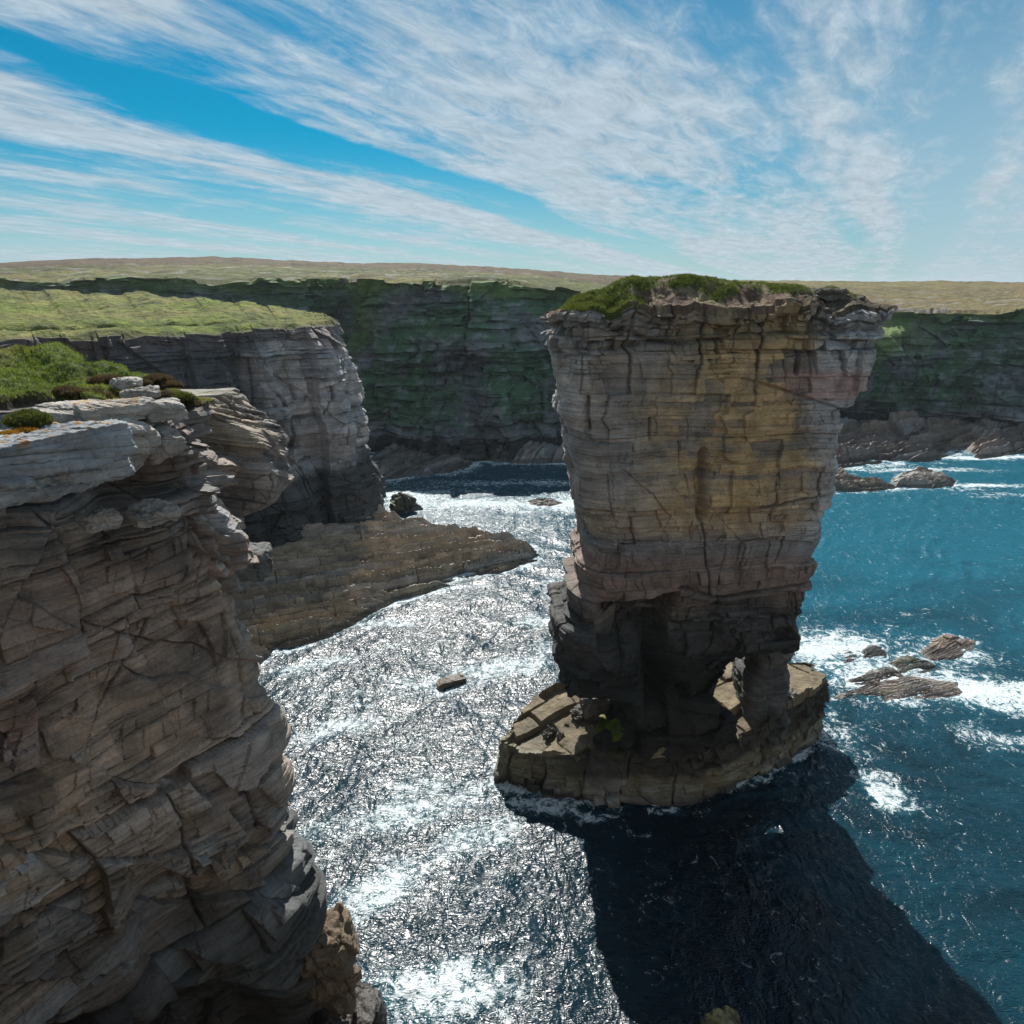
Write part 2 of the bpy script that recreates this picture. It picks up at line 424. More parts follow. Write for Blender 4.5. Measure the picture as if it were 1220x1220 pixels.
hs = N(t, 'ShaderNodeHueSaturation'); hs.inputs['Saturation'].default_value = 1.45; hs.inputs['Value'].default_value = 0.42; hs.inputs['Hue'].default_value = 0.487; L(mixc(t, 1.0, sky.outputs[0], (0.52, 0.785, 0.88), 'MULTIPLY'), hs.inputs['Color'])
bright = maprange(t, st2, 0.3, 0.7, 2.8, 4.1)
cb = N(t, 'ShaderNodeCombineXYZ'); L(math_n(t, 'MULTIPLY', bright, 0.83), cb.inputs[0]); L(math_n(t, 'MULTIPLY', bright, 0.975), cb.inputs[1]); L(math_n(t, 'MULTIPLY', bright, 1.09), cb.inputs[2])
skyc = mixc(t, haze, hs.outputs[0], (2.5, 3.35, 3.85))
skyc = mixc(t, alpha, skyc, cb.outputs[0])
L(skyc, bg.inputs[0]); bg.inputs[1].default_value = 0.12

scene.view_settings.view_transform = 'Standard'; scene.view_settings.look = 'None'
scene.view_settings.exposure = 0.55; scene.view_settings.gamma = 1.0
scene.render.engine = 'CYCLES'
scene.cycles.max_bounces = 4; scene.cycles.diffuse_bounces = 2; scene.cycles.glossy_bounces = 2; scene.cycles.transmission_bounces = 2
scene.cycles.sample_clamp_indirect = 4.0
scene.cycles.use_denoising = True

# ------------------------------------------------------------------ sea
def sea():
    na, nr = 1150, 1150
    az = np.radians(np.linspace(-52, 52, na))
    r = np.exp(np.linspace(math.log(9.0), math.log(420.0), nr))
    A, R = np.meshgrid(az, r)
    X, Y = R * np.sin(A), R * np.cos(A)
    th = math.radians(35)
    def rot(th): return X * math.cos(th) + Y * math.sin(th), -X * math.sin(th) + Y * math.cos(th)
    wx, wy = fbm2(X * 0.07, Y * 0.07, 2, 901) * 3.0, fbm2(X * 0.07 + 40, Y * 0.07, 2, 902) * 3.0
    h = 0
    for th, f, a, st, sd in ((20, 0.16, 0.16, 0.45, 1), (-25, 0.27, 0.12, 0.5, 2), (55, 0.5, 0.09, 0.5, 3), (5, 0.9, 0.065, 0.5, 4), (-50, 1.6, 0.042, 0.55, 5), (30, 2.9, 0.026, 0.6, 6), (80, 4.8, 0.014, 0.7, 7)):
        c, s_ = math.cos(math.radians(th)), math.sin(math.radians(th))
        u, v = (X + wx) * c + (Y + wy) * s_, -(X + wx) * s_ + (Y + wy) * c
        n = noise2(u * f * st, v * f, 910 + sd)
        n = 1 - np.abs(n) * 2.0           # sharp crests
        lodc = np.clip(1.6 - f * R * 0.0035, 0, 1)
        h = h + (0.9, 1.0, 1.0, 0.8, 0.55, 0.35, 0.2)[sd - 1] * a * n * lodc * (0.75 + 0.5 * noise2(X * 0.05, Y * 0.05, 950 + sd))
    P = np.stack([X, Y, h - 0.1], -1)
    # foam mask ------------------------------------------------
    foam = np.zeros_like(X)
    BW = (1.9 * fbm2(X * 0.35, Y * 0.35, 4, 65), 1.3 * fbm2(X * 0.35 + 20, Y * 0.5, 4, 66))
    def blob(px, py, rx, ry, k, ang=0):
        nonlocal foam
        c = W(px, py, z=0); dx, dy = X - c[0] + BW[0], Y - c[1] + BW[1]
        a = math.radians(ang); u, v = dx * math.cos(a) + dy * math.sin(a), -dx * math.sin(a) + dy * math.cos(a)
        foam = np.maximum(foam, k * np.exp(-((u / rx) ** 2 + (v / ry) ** 2)))
    for b in FOAM: blob(*b)
    chan = sstep(12, -6, X - 0.12 * Y) * sstep(15, 25, Y)
    for poly, kk, wd_ in WASH:
        poly = np.array(poly)[:, :2]; lo, hi = poly.min(0) - 4 * wd_, poly.max(0) + 4 * wd_
        sel = (X > lo[0]) & (X < hi[0]) & (Y > lo[1]) & (Y < hi[1])
        if sel.any():
            dd = -inpoly(X[sel] + 0.5 * BW[0][sel] * wd_, Y[sel] + 0.5 * BW[1][sel] * wd_, poly)
            foam[sel] = np.maximum(foam[sel], kk * np.exp(-(np.clip(dd, 0, None) / wd_) ** 2) * (0.75 + 0.5 * BW[1][sel]))
    foam = foam + chan * (0.10 + 0.22 * fbm2(X * 0.10 + 5 * 0 + 0.4 * wx, Y * 0.35, 4, 81)) + 0.12 * fbm2(X * 0.12, Y * 0.12, 3, 77)
    sw = fbm2(X * 0.25 + 2 * wx, Y * 0.25 + 2 * wy, 3, 79)
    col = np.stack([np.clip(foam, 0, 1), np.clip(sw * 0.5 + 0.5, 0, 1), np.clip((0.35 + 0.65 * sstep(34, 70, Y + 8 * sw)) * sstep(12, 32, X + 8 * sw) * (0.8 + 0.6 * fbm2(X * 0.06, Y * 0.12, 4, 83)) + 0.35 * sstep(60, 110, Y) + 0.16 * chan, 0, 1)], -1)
    a = Acc(); a.grid(P, col)
    # ring of open water reaching the horizon and the sides
    def ringpts(r, n=160): 
        q = np.radians(np.linspace(52, 308, n)); return np.stack([r * np.sin(q), r * np.cos(q), np.full(n, -0.12)], -1)
    G = np.stack([ringpts(9.0), ringpts(420.0)]); a.grid(G, (0.0, 0.5, 0))
    q = np.radians(np.linspace(0, 360, 240)); G = np.stack([np.stack([rr * np.sin(q), rr * np.cos(q), np.full(240, -0.15)], -1) for rr in (415.0, 12000.0)])
    a.grid(G, (0.0, 0.5, 0))
    q = np.radians(np.linspace(0, 360, 60)); G = np.stack([np.stack([rr * np.sin(q), rr * np.cos(q), np.full(60, -0.15)], -1) for rr in (0.01, 9.1)])
    a.grid(G, (0.0, 0.5, 0))
    mat = bpy.data.materials.new('sea_water'); t = nt(mat); L = t.links.new
    out = N(t, 'ShaderNodeOutputMaterial'); b = N(t, 'ShaderNodeBsdfPrincipled')
    geo = N(t, 'ShaderNodeNewGeometry'); pos = geo.outputs['Position']
    at = N(t, 'ShaderNodeAttribute', attribute_name='tint'); sc_ = N(t, 'ShaderNodeSeparateColor'); L(at.outputs['Color'], sc_.inputs[0])
    n1 = tex(t, pos, 1.0, 6, 0.6, 0.6, (0.5, 0.5, 0.5))
    cw = mixc(t, maprange(t, n1, 0.35, 0.65, 0, 1), (0.0002, 0.0022, 0.005), (0.0006, 0.007, 0.014))
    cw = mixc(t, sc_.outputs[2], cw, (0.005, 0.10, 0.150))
    cw = mixc(t, maprange(t, sc_.outputs[0], 0.2, 1.0, 0, 0.8), cw, (0.02, 0.13, 0.165))
    L(cw, b.inputs['Base Color'])
    b.inputs['Roughness'].default_value = 0.27; b.inputs['IOR'].default_value = 1.34
    # ripples
    r1 = tex(t, pos, 1.3, 2, 0.4, 2.2, (0.8, 1.8, 1)); r2 = tex(t, pos, 0.7, 2, 0.5, 1.5, (1.3, 0.8, 1))
    rid = math_n(t, 'SUBTRACT', 1.0, math_n(t, 'ABSOLUTE', math_n(t, 'MULTIPLY', math_n(t, 'SUBTRACT', r1, 0.5), 2.0)))
    hh = math_n(t, 'ADD', math_n(t, 'MULTIPLY', rid, 0.5), math_n(t, 'MULTIPLY', r2, 1.2))
    bm = N(t, 'ShaderNodeBump'); bm.inputs['Strength'].default_value = 1.0; bm.inputs['Distance'].default_value = 0.115
    L(hh, bm.inputs['Height']); L(bm.outputs[0], b.inputs['Normal'])
    # foam
    f1 = tex(t, pos, 1.0, 6, 0.7, 1.6, (0.9, 0.9, 0.9)); f2 = tex(t, pos, 1.0, 4, 0.6, 3.0, (1.5, 2.0, 1), (4, 4, 0))
    lace = math_n(t, 'SUBTRACT', 1.0, math_n(t, 'MULTIPLY', math_n(t, 'ABSOLUTE', math_n(t, 'SUBTRACT', f2, 0.5)), 7.0))
    fm = math_n(t, 'ADD', math_n(t, 'MULTIPLY', sc_.outputs[0], 0.85), math_n(t, 'ADD', math_n(t, 'MULTIPLY', math_n(t, 'SUBTRACT', f1, 0.5), 2.3), math_n(t, 'MULTIPLY', lace, 0.34)))
    fa = maprange(t, fm, 0.52, 0.86, 0, 0.9, True)
    fo = N(t, 'ShaderNodeBsdfDiffuse'); fo.inputs[0].default_value = (0.62, 0.68, 0.70, 1); L(bm.outputs[0], fo.inputs['Normal'])
    mx = N(t, 'ShaderNodeMixShader'); L(fa, mx.inputs[0]); L(b.outputs[0], mx.inputs[1]); L(fo.outputs[0], mx.inputs[2]); L(mx.outputs[0], out.inputs[0])
    o = a.build('water', mat, smooth=True); tag(o, kind='structure')

WASH = []
FOAM = [(1010, 770, 5, 4, .85), (1060, 810, 7, 4, .9), (1150, 820, 6, 3.5, 1.0), (1210, 830, 6, 3, .9), (975, 775, 3.5, 5, .85), (1130, 780, 5, 3, .7), (990, 870, 3, 4, .45), (1060, 945, 1.6, 2.6, .75), (1190, 880, 5, 2, .5),
        (700, 600, 16, 4, .75), (570, 600, 16, 3, .65), (480, 590, 8, 3, .6), (640, 575, 14, 2, .4), (1150, 545, 24, 2.2, .9), (1080, 560, 20, 1.8, .7), (1170, 578, 8, 1.5, .9), (1060, 582, 18, 1.6, .6), (1200, 590, 12, 2.0, .35),
        (600, 795, 7, 1.6, .6, 12), (690, 775, 5, 1.8, .75, 10), (520, 815, 5, 2, .5), (480, 960, 6, 1.6, .45, 20), (450, 1060, 3.5, 1.5, .62, 35), (410, 1090, 3, 1.2, .6, 40), (520, 1190, 5, 2, .5), (640, 955, 2.2, 1.2, .6), (560, 1000, 3, 1.5, .45, 20), (700, 968, 2.4, .7, .6), (790, 968, 2.2, .6, .55), (400, 870, 4, 1.4, .45, 20), (680, 700, 5, 3, .5), (650, 740, 4, 2, .45), (900, 928, .8, .6, .7), (380, 790, 5, 1.0, .5, 20), (450, 745, 7, .8, .5, 20), (560, 700, 6, .8, .4, 15)]

def inpoly(X, Y, poly):
    n = len(poly); inside = np.zeros(X.shape, bool); dist = np.full(X.shape, 1e9)
    for i in range(n):
        x0, y0 = poly[i][:2]; x1, y1 = poly[(i + 1) % n][:2]
        cond = ((y0 > Y) != (y1 > Y)) & (X < (x1 - x0) * (Y - y0) / (y1 - y0 + 1e-12) + x0)
        inside ^= cond
        dx, dy = x1 - x0, y1 - y0
        tt = np.clip(((X - x0) * dx + (Y - y0) * dy) / (dx * dx + dy * dy + 1e-12), 0, 1)
        dist = np.minimum(dist, np.hypot(X - x0 - tt * dx, Y - y0 - tt * dy))
    return np.where(inside, dist, -dist)

def reef(name, poly, hmax, seed, ang, res, label=None, cat=None, base=(0.15, 0.135, 0.105), w=1.5, bed=1.0, step=0.5, grow=None, parent=None, zwet=0.7, mat=None, group=None, tilt=0.5, wash=0.62, blk=6.5):
    poly = np.array(poly)[:, :2]; WASH.append((poly, wash, max(0.7, 0.5 * w)))
    a = math.radians(ang); ca_, sa_ = math.cos(a), math.sin(a)
    pu, pv2 = poly[:, 0] * ca_ + poly[:, 1] * sa_, -poly[:, 0] * sa_ + poly[:, 1] * ca_
    UU, VV = np.meshgrid(np.arange(pu.min() - 1.5, pu.max() + 1.5, res), np.arange(pv2.min() - 1.5, pv2.max() + 1.5, res * 0.6))
    X, Y = UU * ca_ - VV * sa_, UU * sa_ + VV * ca_
    wx = fbm2(X * 0.4 / w, Y * 0.4 / w, 4, seed); D = inpoly(X + 0.5 * w * wx, Y + 0.5 * w * fbm2(X * 0.4 / w + 30, Y * 0.4 / w, 4, seed + 1), poly)
    a = math.radians(ang); U = X * math.cos(a) + Y * math.sin(a); V = -X * math.sin(a) + Y * math.cos(a)
    Vw = V + 0.5 * bed * fbm2(U * 0.12 / bed, V * 0.3 / bed, 3, seed + 4) * 2 + 0.10 * bed * noise2(U / bed, V / bed, seed + 6)
    v, ds, dt, lv, (e, k) = brick(U + 0.6 * bed * wx, Vw, seed + 7, bed, bed * blk)
    fr = (Vw - e[k - 1]) / (e[k] - e[k - 1])
    v2, ds2, dt2, lv2, (e2, k2) = brick(U, Vw, seed + 8, bed * 0.3, bed * 2.8)
    fr2 = (Vw - e2[k2 - 1]) / (e2[k2] - e2[k2 - 1])
    hh = hmax * (1 - np.exp(-np.clip(D, 0, None) / w)) if grow is None else grow(X, Y, D)
    det = step * ((v - 0.5) * 0.9 + (lv - 0.5) * 0.6 + tilt * (fr - 0.5)) + step * 0.5 * ((v2 - 0.5) + 0.8 * tilt * (fr2 - 0.5)) - step * 0.2 * np.exp(-(np.minimum(ds2, dt2) / (0.05 * bed)) ** 2) + 0.18 * step * fbm2(X * 2 / bed, Y * 2 / bed, 3, seed + 9) + 0.3 * step * wx
    det = det - step * 0.35 * np.exp(-(np.minimum(ds, dt) / (0.07 * bed)) ** 2)
    Z = np.where(D > 0, hh + det * np.clip(D / w + 0.25, 0, 1), D * 0.8)
    Z = np.where(D > 0, Z, np.minimum(Z, 0.2) + det * 0.25 * np.exp(D / w))
    Z = np.maximum(Z, -1.2)
    P = np.stack([X, Y, Z], -1)
    f = dict(v1=v, v2=v2, v3=v2, l1=lv, l2=lv2, l3=lv2, l4=lv2, n1=wx, n2=wx, n4=wx, m=v, cr=np.exp(-(np.minimum(ds, dt) / (0.06 * bed)) ** 2), v5=v)
    c = rock_col(P, f, seed, base, warm=0.25)
    c = wet_shade_dark(c, Z, zwet, 0.3 * wx, 0.65, (0.03, 0.027, 0.02))
    m = (Z[:-1, :-1] > -1.15) | (Z[1:, 1:] > -1.15) | (Z[:-1, 1:] > -1.15)
    acc = Acc(); acc.grid(P, c, mask=m)
    o = acc.build(name, mat or M_rock, parent)
    tag(o, label, cat, group)
    return o

def boulder(name, c, dims, rot, seed, label=None, cat='rock', n=40, rnd=0.25, amp=0.12, base=(0.33, 0.30, 0.265), parent=None, group=None, bed=0.3, mat=None, moss=0.0, tiltx=0.0, tilty=0.0):
    u = np.linspace(-1, 1, n); A, B = np.meshgrid(u, u)
    faces = [np.stack(q, -1) for q in ((A, B, np.ones_like(A)), (B, A, -np.ones_like(A)), (A, -np.ones_like(A), B), (B, np.ones_like(A), A), (np.ones_like(A), A, B), (-np.ones_like(A), B, A))]
    V = np.concatenate([f.reshape(-1, 3) for f in faces])
    q = []
    idx = np.arange(n * n).reshape(n, n)
    for k in range(6):
        i = idx + k * n * n; q.append(np.stack([i[:-1, :-1], i[:-1, 1:], i[1:, 1:], i[1:, :-1]], -1).reshape(-1, 4))
    q = np.concatenate(q)
    key = np.round(V * 1e5).astype(np.int64); _, first, inv = np.unique(key, axis=0, return_index=True, return_inverse=True)
    inv = inv.reshape(-1); V = V[first]; q = inv[q]
    inner = np.clip(V, -(1 - rnd), 1 - rnd); dlt = V - inner; ln = np.linalg.norm(dlt, axis=1, keepdims=True) + 1e-9
    nrm = dlt / ln
    V = inner + nrm * np.minimum(ln, rnd)
    dims = np.array(dims) / 2.0
    P = V * dims
    # shape noise and chipped planes
    rng = np.random.RandomState(seed)
    for _ in range(5):
        d = rng.normal(size=3); d /= np.linalg.norm(d); s = (P / dims) @ d; lim = rng.uniform(0.85, 1.15)
        P = P - np.outer(np.clip(s - lim, 0, None), d) * dims
    sc = dims.min()
    nn = fbm(P[:, 0] / sc * 0.9 + seed, P[:, 1] / sc * 0.9, P[:, 2] / sc * 0.9, 4, seed)
    n2 = fbm(P[:, 0] / sc * 3 + seed, P[:, 1] / sc * 3, P[:, 2] / sc * 3, 3, seed + 2)
    sh = hash1(np.floor((P[:, 2] + 0.04 * n2) / bed + 100).astype(np.int64), seed)
    dn = V / (np.linalg.norm(V, axis=1, keepdims=True) + 1e-9)
    dn2 = dn.copy(); dn2[:, 2] *= 0.2
    ub = P[:, 0] + 0.7 * P[:, 1] + 0.35 * P[:, 2] + 0.1 * nn; tb = P[:, 2] + 0.16 * P[:, 0] + 0.04 * n2
    bv, bs, bt, bl, tl = brick(ub, tb, seed + 3, dims[2] * 0.75, dims[0] * 0.8, tiltf=True)
    bc = np.exp(-(np.minimum(bs, bt) / 0.035) ** 2)
    P = P + dn * (amp * 0.9 * (bv - 0.5) + amp * 0.6 * tl - 0.045 * min(1.0, sc * 2) * bc)[:, None]
    P = P + dn * (amp * nn + amp * 0.3 * n2)[:, None] * 1.3 + dn2 * (amp * 0.6 * (sh - 0.5))[:, None]
    cx, sx_ = math.cos(tiltx), math.sin(tiltx); P = P @ np.array([[1, 0, 0], [0, cx, sx_], [0, -sx_, cx]])
    cy, sy_ = math.cos(tilty), math.sin(tilty); P = P @ np.array([[cy, 0, -sy_], [0, 1, 0], [sy_, 0, cy]])
    cr_, sr = math.cos(rot), math.sin(rot); P = P @ np.array([[cr_, sr, 0], [-sr, cr_, 0], [0, 0, 1]])
    col = np.array(base) * (0.85 + 0.3 * sh[:, None] + 0.2 * nn[:, None])
    if moss > 0:
        mk = sstep(0.4, 0.8, dn[:, 2]) * sstep(-0.15, 0.15, n2 + moss - 0.5)
        col = lerp3(col, (0.30, 0.15, 0.02), mk * 0.9)
    zz = P[:, 2] + c[2]
    if zz.min() < 0.6: col = wet_shade_dark(col, zz, 0.8, 0.2 * n2, 0.7, (0.03, 0.027, 0.02))
    acc = Acc(); acc.v.append(P); acc.q.append(q); acc.c.append(col); acc.n = len(P)
    o = acc.build(name, mat or M_rock, parent); o.location = c if parent is None else (0, 0, 0)
    if parent is not None: o.location = c
    tag(o, label, cat if parent is None else None, group)
    return o

def blades(name, pts, cols, hgt, seed, label=None, cat=None, parent=None, per=4, w=0.012, spread=0.06, kind=None):
    """tufts of thin tapering leaves"""
    rng = np.random.RandomState(seed)
    n = len(pts); P = np.repeat(pts, per, 0) + np.concatenate([rng.normal(0, spread, (n * per, 2)), np.zeros((n * per, 1))], 1)
    cc = np.repeat(cols, per, 0) * rng.uniform(0.65, 1.45, (n * per, 1))
    m = n * per
    a = rng.uniform(0, 2 * math.pi, m); h = hgt * rng.uniform(0.5, 1.3, m); hh = np.repeat(rng.uniform(0.6, 1.3, n), per) * h
    lean = rng.uniform(0.15, 0.9, m) * hh; la = rng.uniform(0, 2 * math.pi, m)
    dx = np.stack([np.cos(a), np.sin(a), np.zeros(m)], 1) * (w * rng.uniform(0.6, 1.5, m))[:, None]
    tip = P + np.stack([np.cos(la) * lean, np.sin(la) * lean, hh], 1)
    V = np.stack([P - dx - [0, 0, 0.03], P + dx - [0, 0, 0.03], tip], 1).reshape(-1, 3)
    T = np.arange(m * 3).reshape(-1, 3)
    acc = Acc(); acc.tris(V, T, np.repeat(cc, 3, 0))
    o = acc.build(name, M_blade, parent); tag(o, label, cat, kind=kind)
    return o

def turf_col(X, Y, seed, sc=1.0, dry=0.5, heather=0.3, green=(0.085, 0.125, 0.022)):
    a = fbm2(X * 0.25 / sc, Y * 0.25 / sc, 4, seed); b = fbm2(X * 0.9 / sc, Y * 0.9 / sc, 4, seed + 9); c = fbm2(X * 0.1 / sc + 50, Y * 0.1 / sc, 4, seed + 19)
    col = np.ones(X.shape + (3,), F32) * np.array(green, F32)
    col = lerp3(col, (0.20, 0.17, 0.06), dry * sstep(-0.25, 0.35, a + 0.4 * b))
    col = lerp3(col, (0.085, 0.055, 0.035), heather * sstep(0.0, 0.3, c + 0.5 * b))
    col = lerp3(col, (0.045, 0.075, 0.015), 0.6 * sstep(0.05, 0.4, b - 0.3 * a))
    return col

def loft(A, B, n, zf, seed, wpow=1.6):
    w = np.linspace(0, 1, n) ** wpow
    P = A[None] * (1 - w[:, None, None]) + B[None] * w[:, None, None]
    return P, np.broadcast_to(w[:, None], P.shape[:2])

# ================================================================== SEA

# ================================================================== SEA STACK
stack = empty('sea_stack', (10, 42, 0))
tag(stack, 'tall top-heavy sandstone sea stack on two legs standing on a flat ledge', 'sea stack')
def kid(o, par):
    o.parent = par; o.matrix_parent_inverse = par.matrix_world.inverted() if False else o.matrix_parent_inverse
    from mathutils import Matrix
    o.matrix_parent_inverse = Matrix.Translation(-Vector(par.location))
    return o

Lp = [(652, 368), (650, 382), (649, 406), (655, 411), (658, 430), (660, 456), (657, 476), (666, 488), (670, 510), (672, 530), (677, 562), (683, 590), (687, 607), (689, 640), (684, 648), (679, 652), (680, 664), (685, 676), (684, 685), (669, 689), (668, 697), (671, 707), (680, 714), (680, 720), (657, 725), (655, 730), (656, 755), (656, 785), (690, 795), (701, 800), (716, 811), (722, 824), (724, 835), (722, 850), (716, 890)]
Rp = [(1053, 368), (1051, 374), (1046, 386), (1040, 410), (1033, 435), (1028, 460), (1023, 482), (1004, 487), (1000, 510), (992, 542), (989, 565), (988, 583), (984, 590), (976, 615), (976, 640), (965, 656), (961, 675), (959, 685), (957, 722), (951, 734), (953, 755), (950, 768), (940, 766), (905, 768), (885, 773), (872, 783), (864, 797), (861, 815), (861, 840), (862, 890)]
yL, yR = 44.0, 40.6
Lw = np.array([[W(a, b, y=yL)[0], W(a, b, y=yL)[2]] if b < 600 else [W(a, b, y=43.0)[0] + 0.15, W(a, b, y=44.0 - 3.2 * min(1, (b - 600) / 80))[2]] for a, b in Lp]); Rw = np.array([[W(a, b, y=yR)[0], W(a, b, y=yR)[2]] for a, b in Rp])
Lw = Lw[np.argsort(Lw[:, 1])]; Rw = Rw[np.argsort(Rw[:, 1])]

def loopshape(a, b, r, dsf, dsb, rl=1.0):
    """rounded rectangle (half sizes a,b) as (u,v) pairs starting in the middle of the back, going round by the left side"""
    pts = []
    def arc(cx, cy, a0, a1, n=8):
        for q in np.linspace(a0, a1, n): pts.append((cx + r * math.cos(q), cy + r * math.sin(q)))
    pts.append((0, b)); arc(-a + r, b - r, math.pi / 2, math.pi)
    r0 = r; r = r * rl; arc(-a + r, -b + r, math.pi, 1.5 * math.pi, 12); r = r0
    arc(a - r, -b + r, 1.5 * math.pi, 2 * math.pi); arc(a - r, b - r, 0, math.pi / 2); pts.append((0, b))
    p, q = resample([(x, y) for x, y in pts], lambda P_: dsf if P_[1] < b * 0.3 else dsb)
    return p[:-1] / [a, b], q[:-1]

def tower(prof_z, Lx, Rx, yfun, bfun, a0, b0, dsf, dsb, dz, seed, cfg, extra=None, r=1.3, tiltt=0.0, rl=1.0):
    uv, q = loopshape(a0, b0, r, dsf, dsb, rl)
    # vertical sampling follows how fast the outline moves
    zz = np.linspace(prof_z[0], prof_z[1], 3000); l, rr = np.interp(zz, *Lx), np.interp(zz, *Rx)
    ker = np.ones(9) / 9
    wgt = np.sqrt(1 + np.minimum(np.maximum(np.abs(np.gradient(l, zz)), np.abs(np.gradient(rr, zz))), 6) ** 2)
    cum = np.concatenate([[0], np.cumsum(wgt[1:] * np.diff(zz))]); nz = int(cum[-1] / dz)
    Zr = np.interp(np.linspace(0, cum[-1], nz), cum, zz)
    l = np.interp(Zr, *Lx); rr = np.interp(Zr, *Rx)
    xm, a = (l + rr) / 2, (rr - l) / 2
    X = xm[:, None] + a[:, None] * uv[None, :, 0]
    Yc = yfun(X, Zr[:, None]); Bv = bfun(X, Zr[:, None])
    Y = Yc + Bv * uv[None, :, 1]
    Z = np.broadcast_to(Zr[:, None], X.shape)
    P = np.stack([X, Y, Z + tiltt * 0], -1)
    Nn = normals_of(P, True); 
    # horizontal component only, oriented outwards
    cen = np.stack([np.broadcast_to(xm[:, None], X.shape), Yc, Z], -1); Nn[..., 2] *= 0.3
    Nn /= np.linalg.norm(Nn, axis=2, keepdims=True) + 1e-9
    sg = np.sign(((P - cen) * Nn)[..., :2].sum(-1)); 
    if np.mean(sg) < 0: Nn = -Nn
    S = np.broadcast_to((uv[:, 0] * a0 + np.where(uv[:, 1] > 0, 40, 0) * np.sign(uv[:, 0] + 1e-6) * 0)[None], X.shape)
    S = np.broadcast_to(q[None], X.shape)
    d, f = rock_disp(S, Z, P, seed, **cfg)
    qe = q[-1]; wd_ = sstep(0, 1.0, S) * sstep(0, 1.0, qe - S); d = d * wd_
    if extra is not None: d = d + extra(P, f, uv)
    P = P + Nn * d[..., None]
    f['S'] = S; f['uv'] = uv; f['Zr'] = Z
    return P, f

def seg_groove(X, Z, pts, y, wid, dep):
    r = 0
    w_ = [(W(a, b, y=y)[0], W(a, b, y=y)[2]) for a, b in pts]
    for (x0, z0), (x1, z1) in zip(w_[:-1], w_[1:]):
        dx, dz = x1 - x0, z1 - z0; tt = np.clip(((X - x0) * dx + (Z - z0) * dz) / (dx * dx + dz * dz), 0, 1)
        r = np.maximum(r, np.exp(-(np.hypot(X - x0 - tt * dx, Z - z0 - tt * dz) / wid) ** 2))
    return -dep * r

def stack_extra(P, f, uv):
    X, Z = P[..., 0], P[..., 2]
    front = sstep(0.3, -0.6, uv[None, :, 1])
    nz = 0.35 * fbm2(X * 0.5, Z * 0.5, 3, 500)
    zc_ = 15.9 + 0.06 * (X - 6) + 0.25 * nz
    # overhang and cave under the big block
    cave = sstep(5.1, 5.7, X + nz) * (1 - sstep(10.0, 10.5, X + nz)) * (1 - sstep(zc_ - 0.15, zc_ + 0.05, Z)) * sstep(11.0, 15.0, Z)
    cleft = np.exp(-((X + nz * 1.3 - 9.3 + (Z - 12) * 0.06) / 0.85) ** 2) * (1 - sstep(zc_ - 0.6, zc_ - 0.2, Z)) * sstep(5.5, 8, Z)
    d = -3.4 * cave - 2.6 * cleft * (1 - cave)
    zr = 15.0 + 0.09 * (X - 11) + 0.3 * nz
    d = d - 0.55 * (1 - sstep(zr - 0.1, zr + 0.05, Z)) * sstep(9.8, 10.6, X)
    d = d - 1.6 * (1 - sstep(5, 9.5, Z)) * sstep(0.4, 0.9, Z / 9.0) * sstep(9.0, 12, X)
    # rounded pillow beds of the left lower part
    low = 1 - sstep(15.5, 16.5, Z)
    d = d + 0.55 * low * (1 - sstep(8.5, 9.5, X)) * fbm2(X * 0.45 + 7, Z * 0.9, 3, 512) * 1.6
    g = 0
    for pts, wid, dep in (([(962, 372), (950, 395), (941, 425), (938, 440)], 0.13, 0.8), ([(826, 528), (824, 560), (826, 603)], 0.26, 0.9), ([(826, 600), (829, 640), (832, 700)], 0.05, 0.3),
                          ([(885, 596), (935, 590), (985, 583)], 0.08, 0.4), ([(800, 680), (850, 695), (957, 684)], 0.10, 0.4), ([(764, 488), (764, 512)], 0.08, 0.3),
                          ([(690, 465), (692, 500)], 0.16, 0.6), ([(906, 420), (907, 465)], 0.05, 0.15),
                          ([(720, 385), (760, 400), (800, 405), (870, 395), (960, 395), (1040, 392)], 0.10, 0.35), ([(655, 411), (700, 412), (750, 405)], 0.10, 0.3), ([(870, 445), (905, 455), (1000, 486)], 0.07, 0.25)):
        g = g + seg_groove(X, Z, pts, 40.5, wid, dep)
    d = d + front * g
    # ledgy thin beds at the very top
    top = sstep(31.0, 32.0, Z + 0.06 * (12 - X))
    d = d + top * 0.5 * (f['l3'] - 0.5) + top * 0.35 * (f['v3'] - 0.5)
    # big shallow facets of the face
    v, ds, dt, lv, _ = brick(X + 0.8 * f['n2'], Z + 0.25 * X * 0.2 + 0.5 * f['n1'], 733, 3.0, 3.0)
    d = d + 0.22 * (v - 0.5) * front
    return d

cfg_stack = dict(big=0.40, mid=0.40, small=0.17, lam=0.04, rough=0.10, crack=0.09, tilt=0.0, warp=0.8, obl=0.16, amp=lambda s, t: 0.55 + 0.6 * (1 - sstep(13, 16, t)) + 0.7 * sstep(29, 31, t))
yfun = lambda X, Z: 42.2 + 0.17 * (X - 12) + 0.9 * (1 - sstep(6, 16, Z)) * 0
bfun = lambda X, Z: 4.1 - 0.7 * (1 - sstep(4, 14, Z)) + 0 * X
P, f = tower((3.0, 32.9), (Lw[:, 1], Lw[:, 0]), (Rw[:, 1], Rw[:, 0]), yfun, bfun, 10.2, 4.0, 0.05, 0.16, 0.05, 41, cfg_stack, stack_extra, r=1.0, rl=3.0)
_v, _, _, _, _ = brick(P[..., 0], 0 * P[..., 0] + 1.0, 555, 3.0, 1.1)
P[..., 2] += (0.55 * (_v - 0.5) + 0.5 * fbm2(P[..., 0] * 0.6, P[..., 1] * 0.4, 4, 556)) * sstep(31.4, 32.9, P[..., 2])
X, Z = P[..., 0], P[..., 2]
zt = Z + 0.05 * (X - 12) + 0.5 * f['n1']
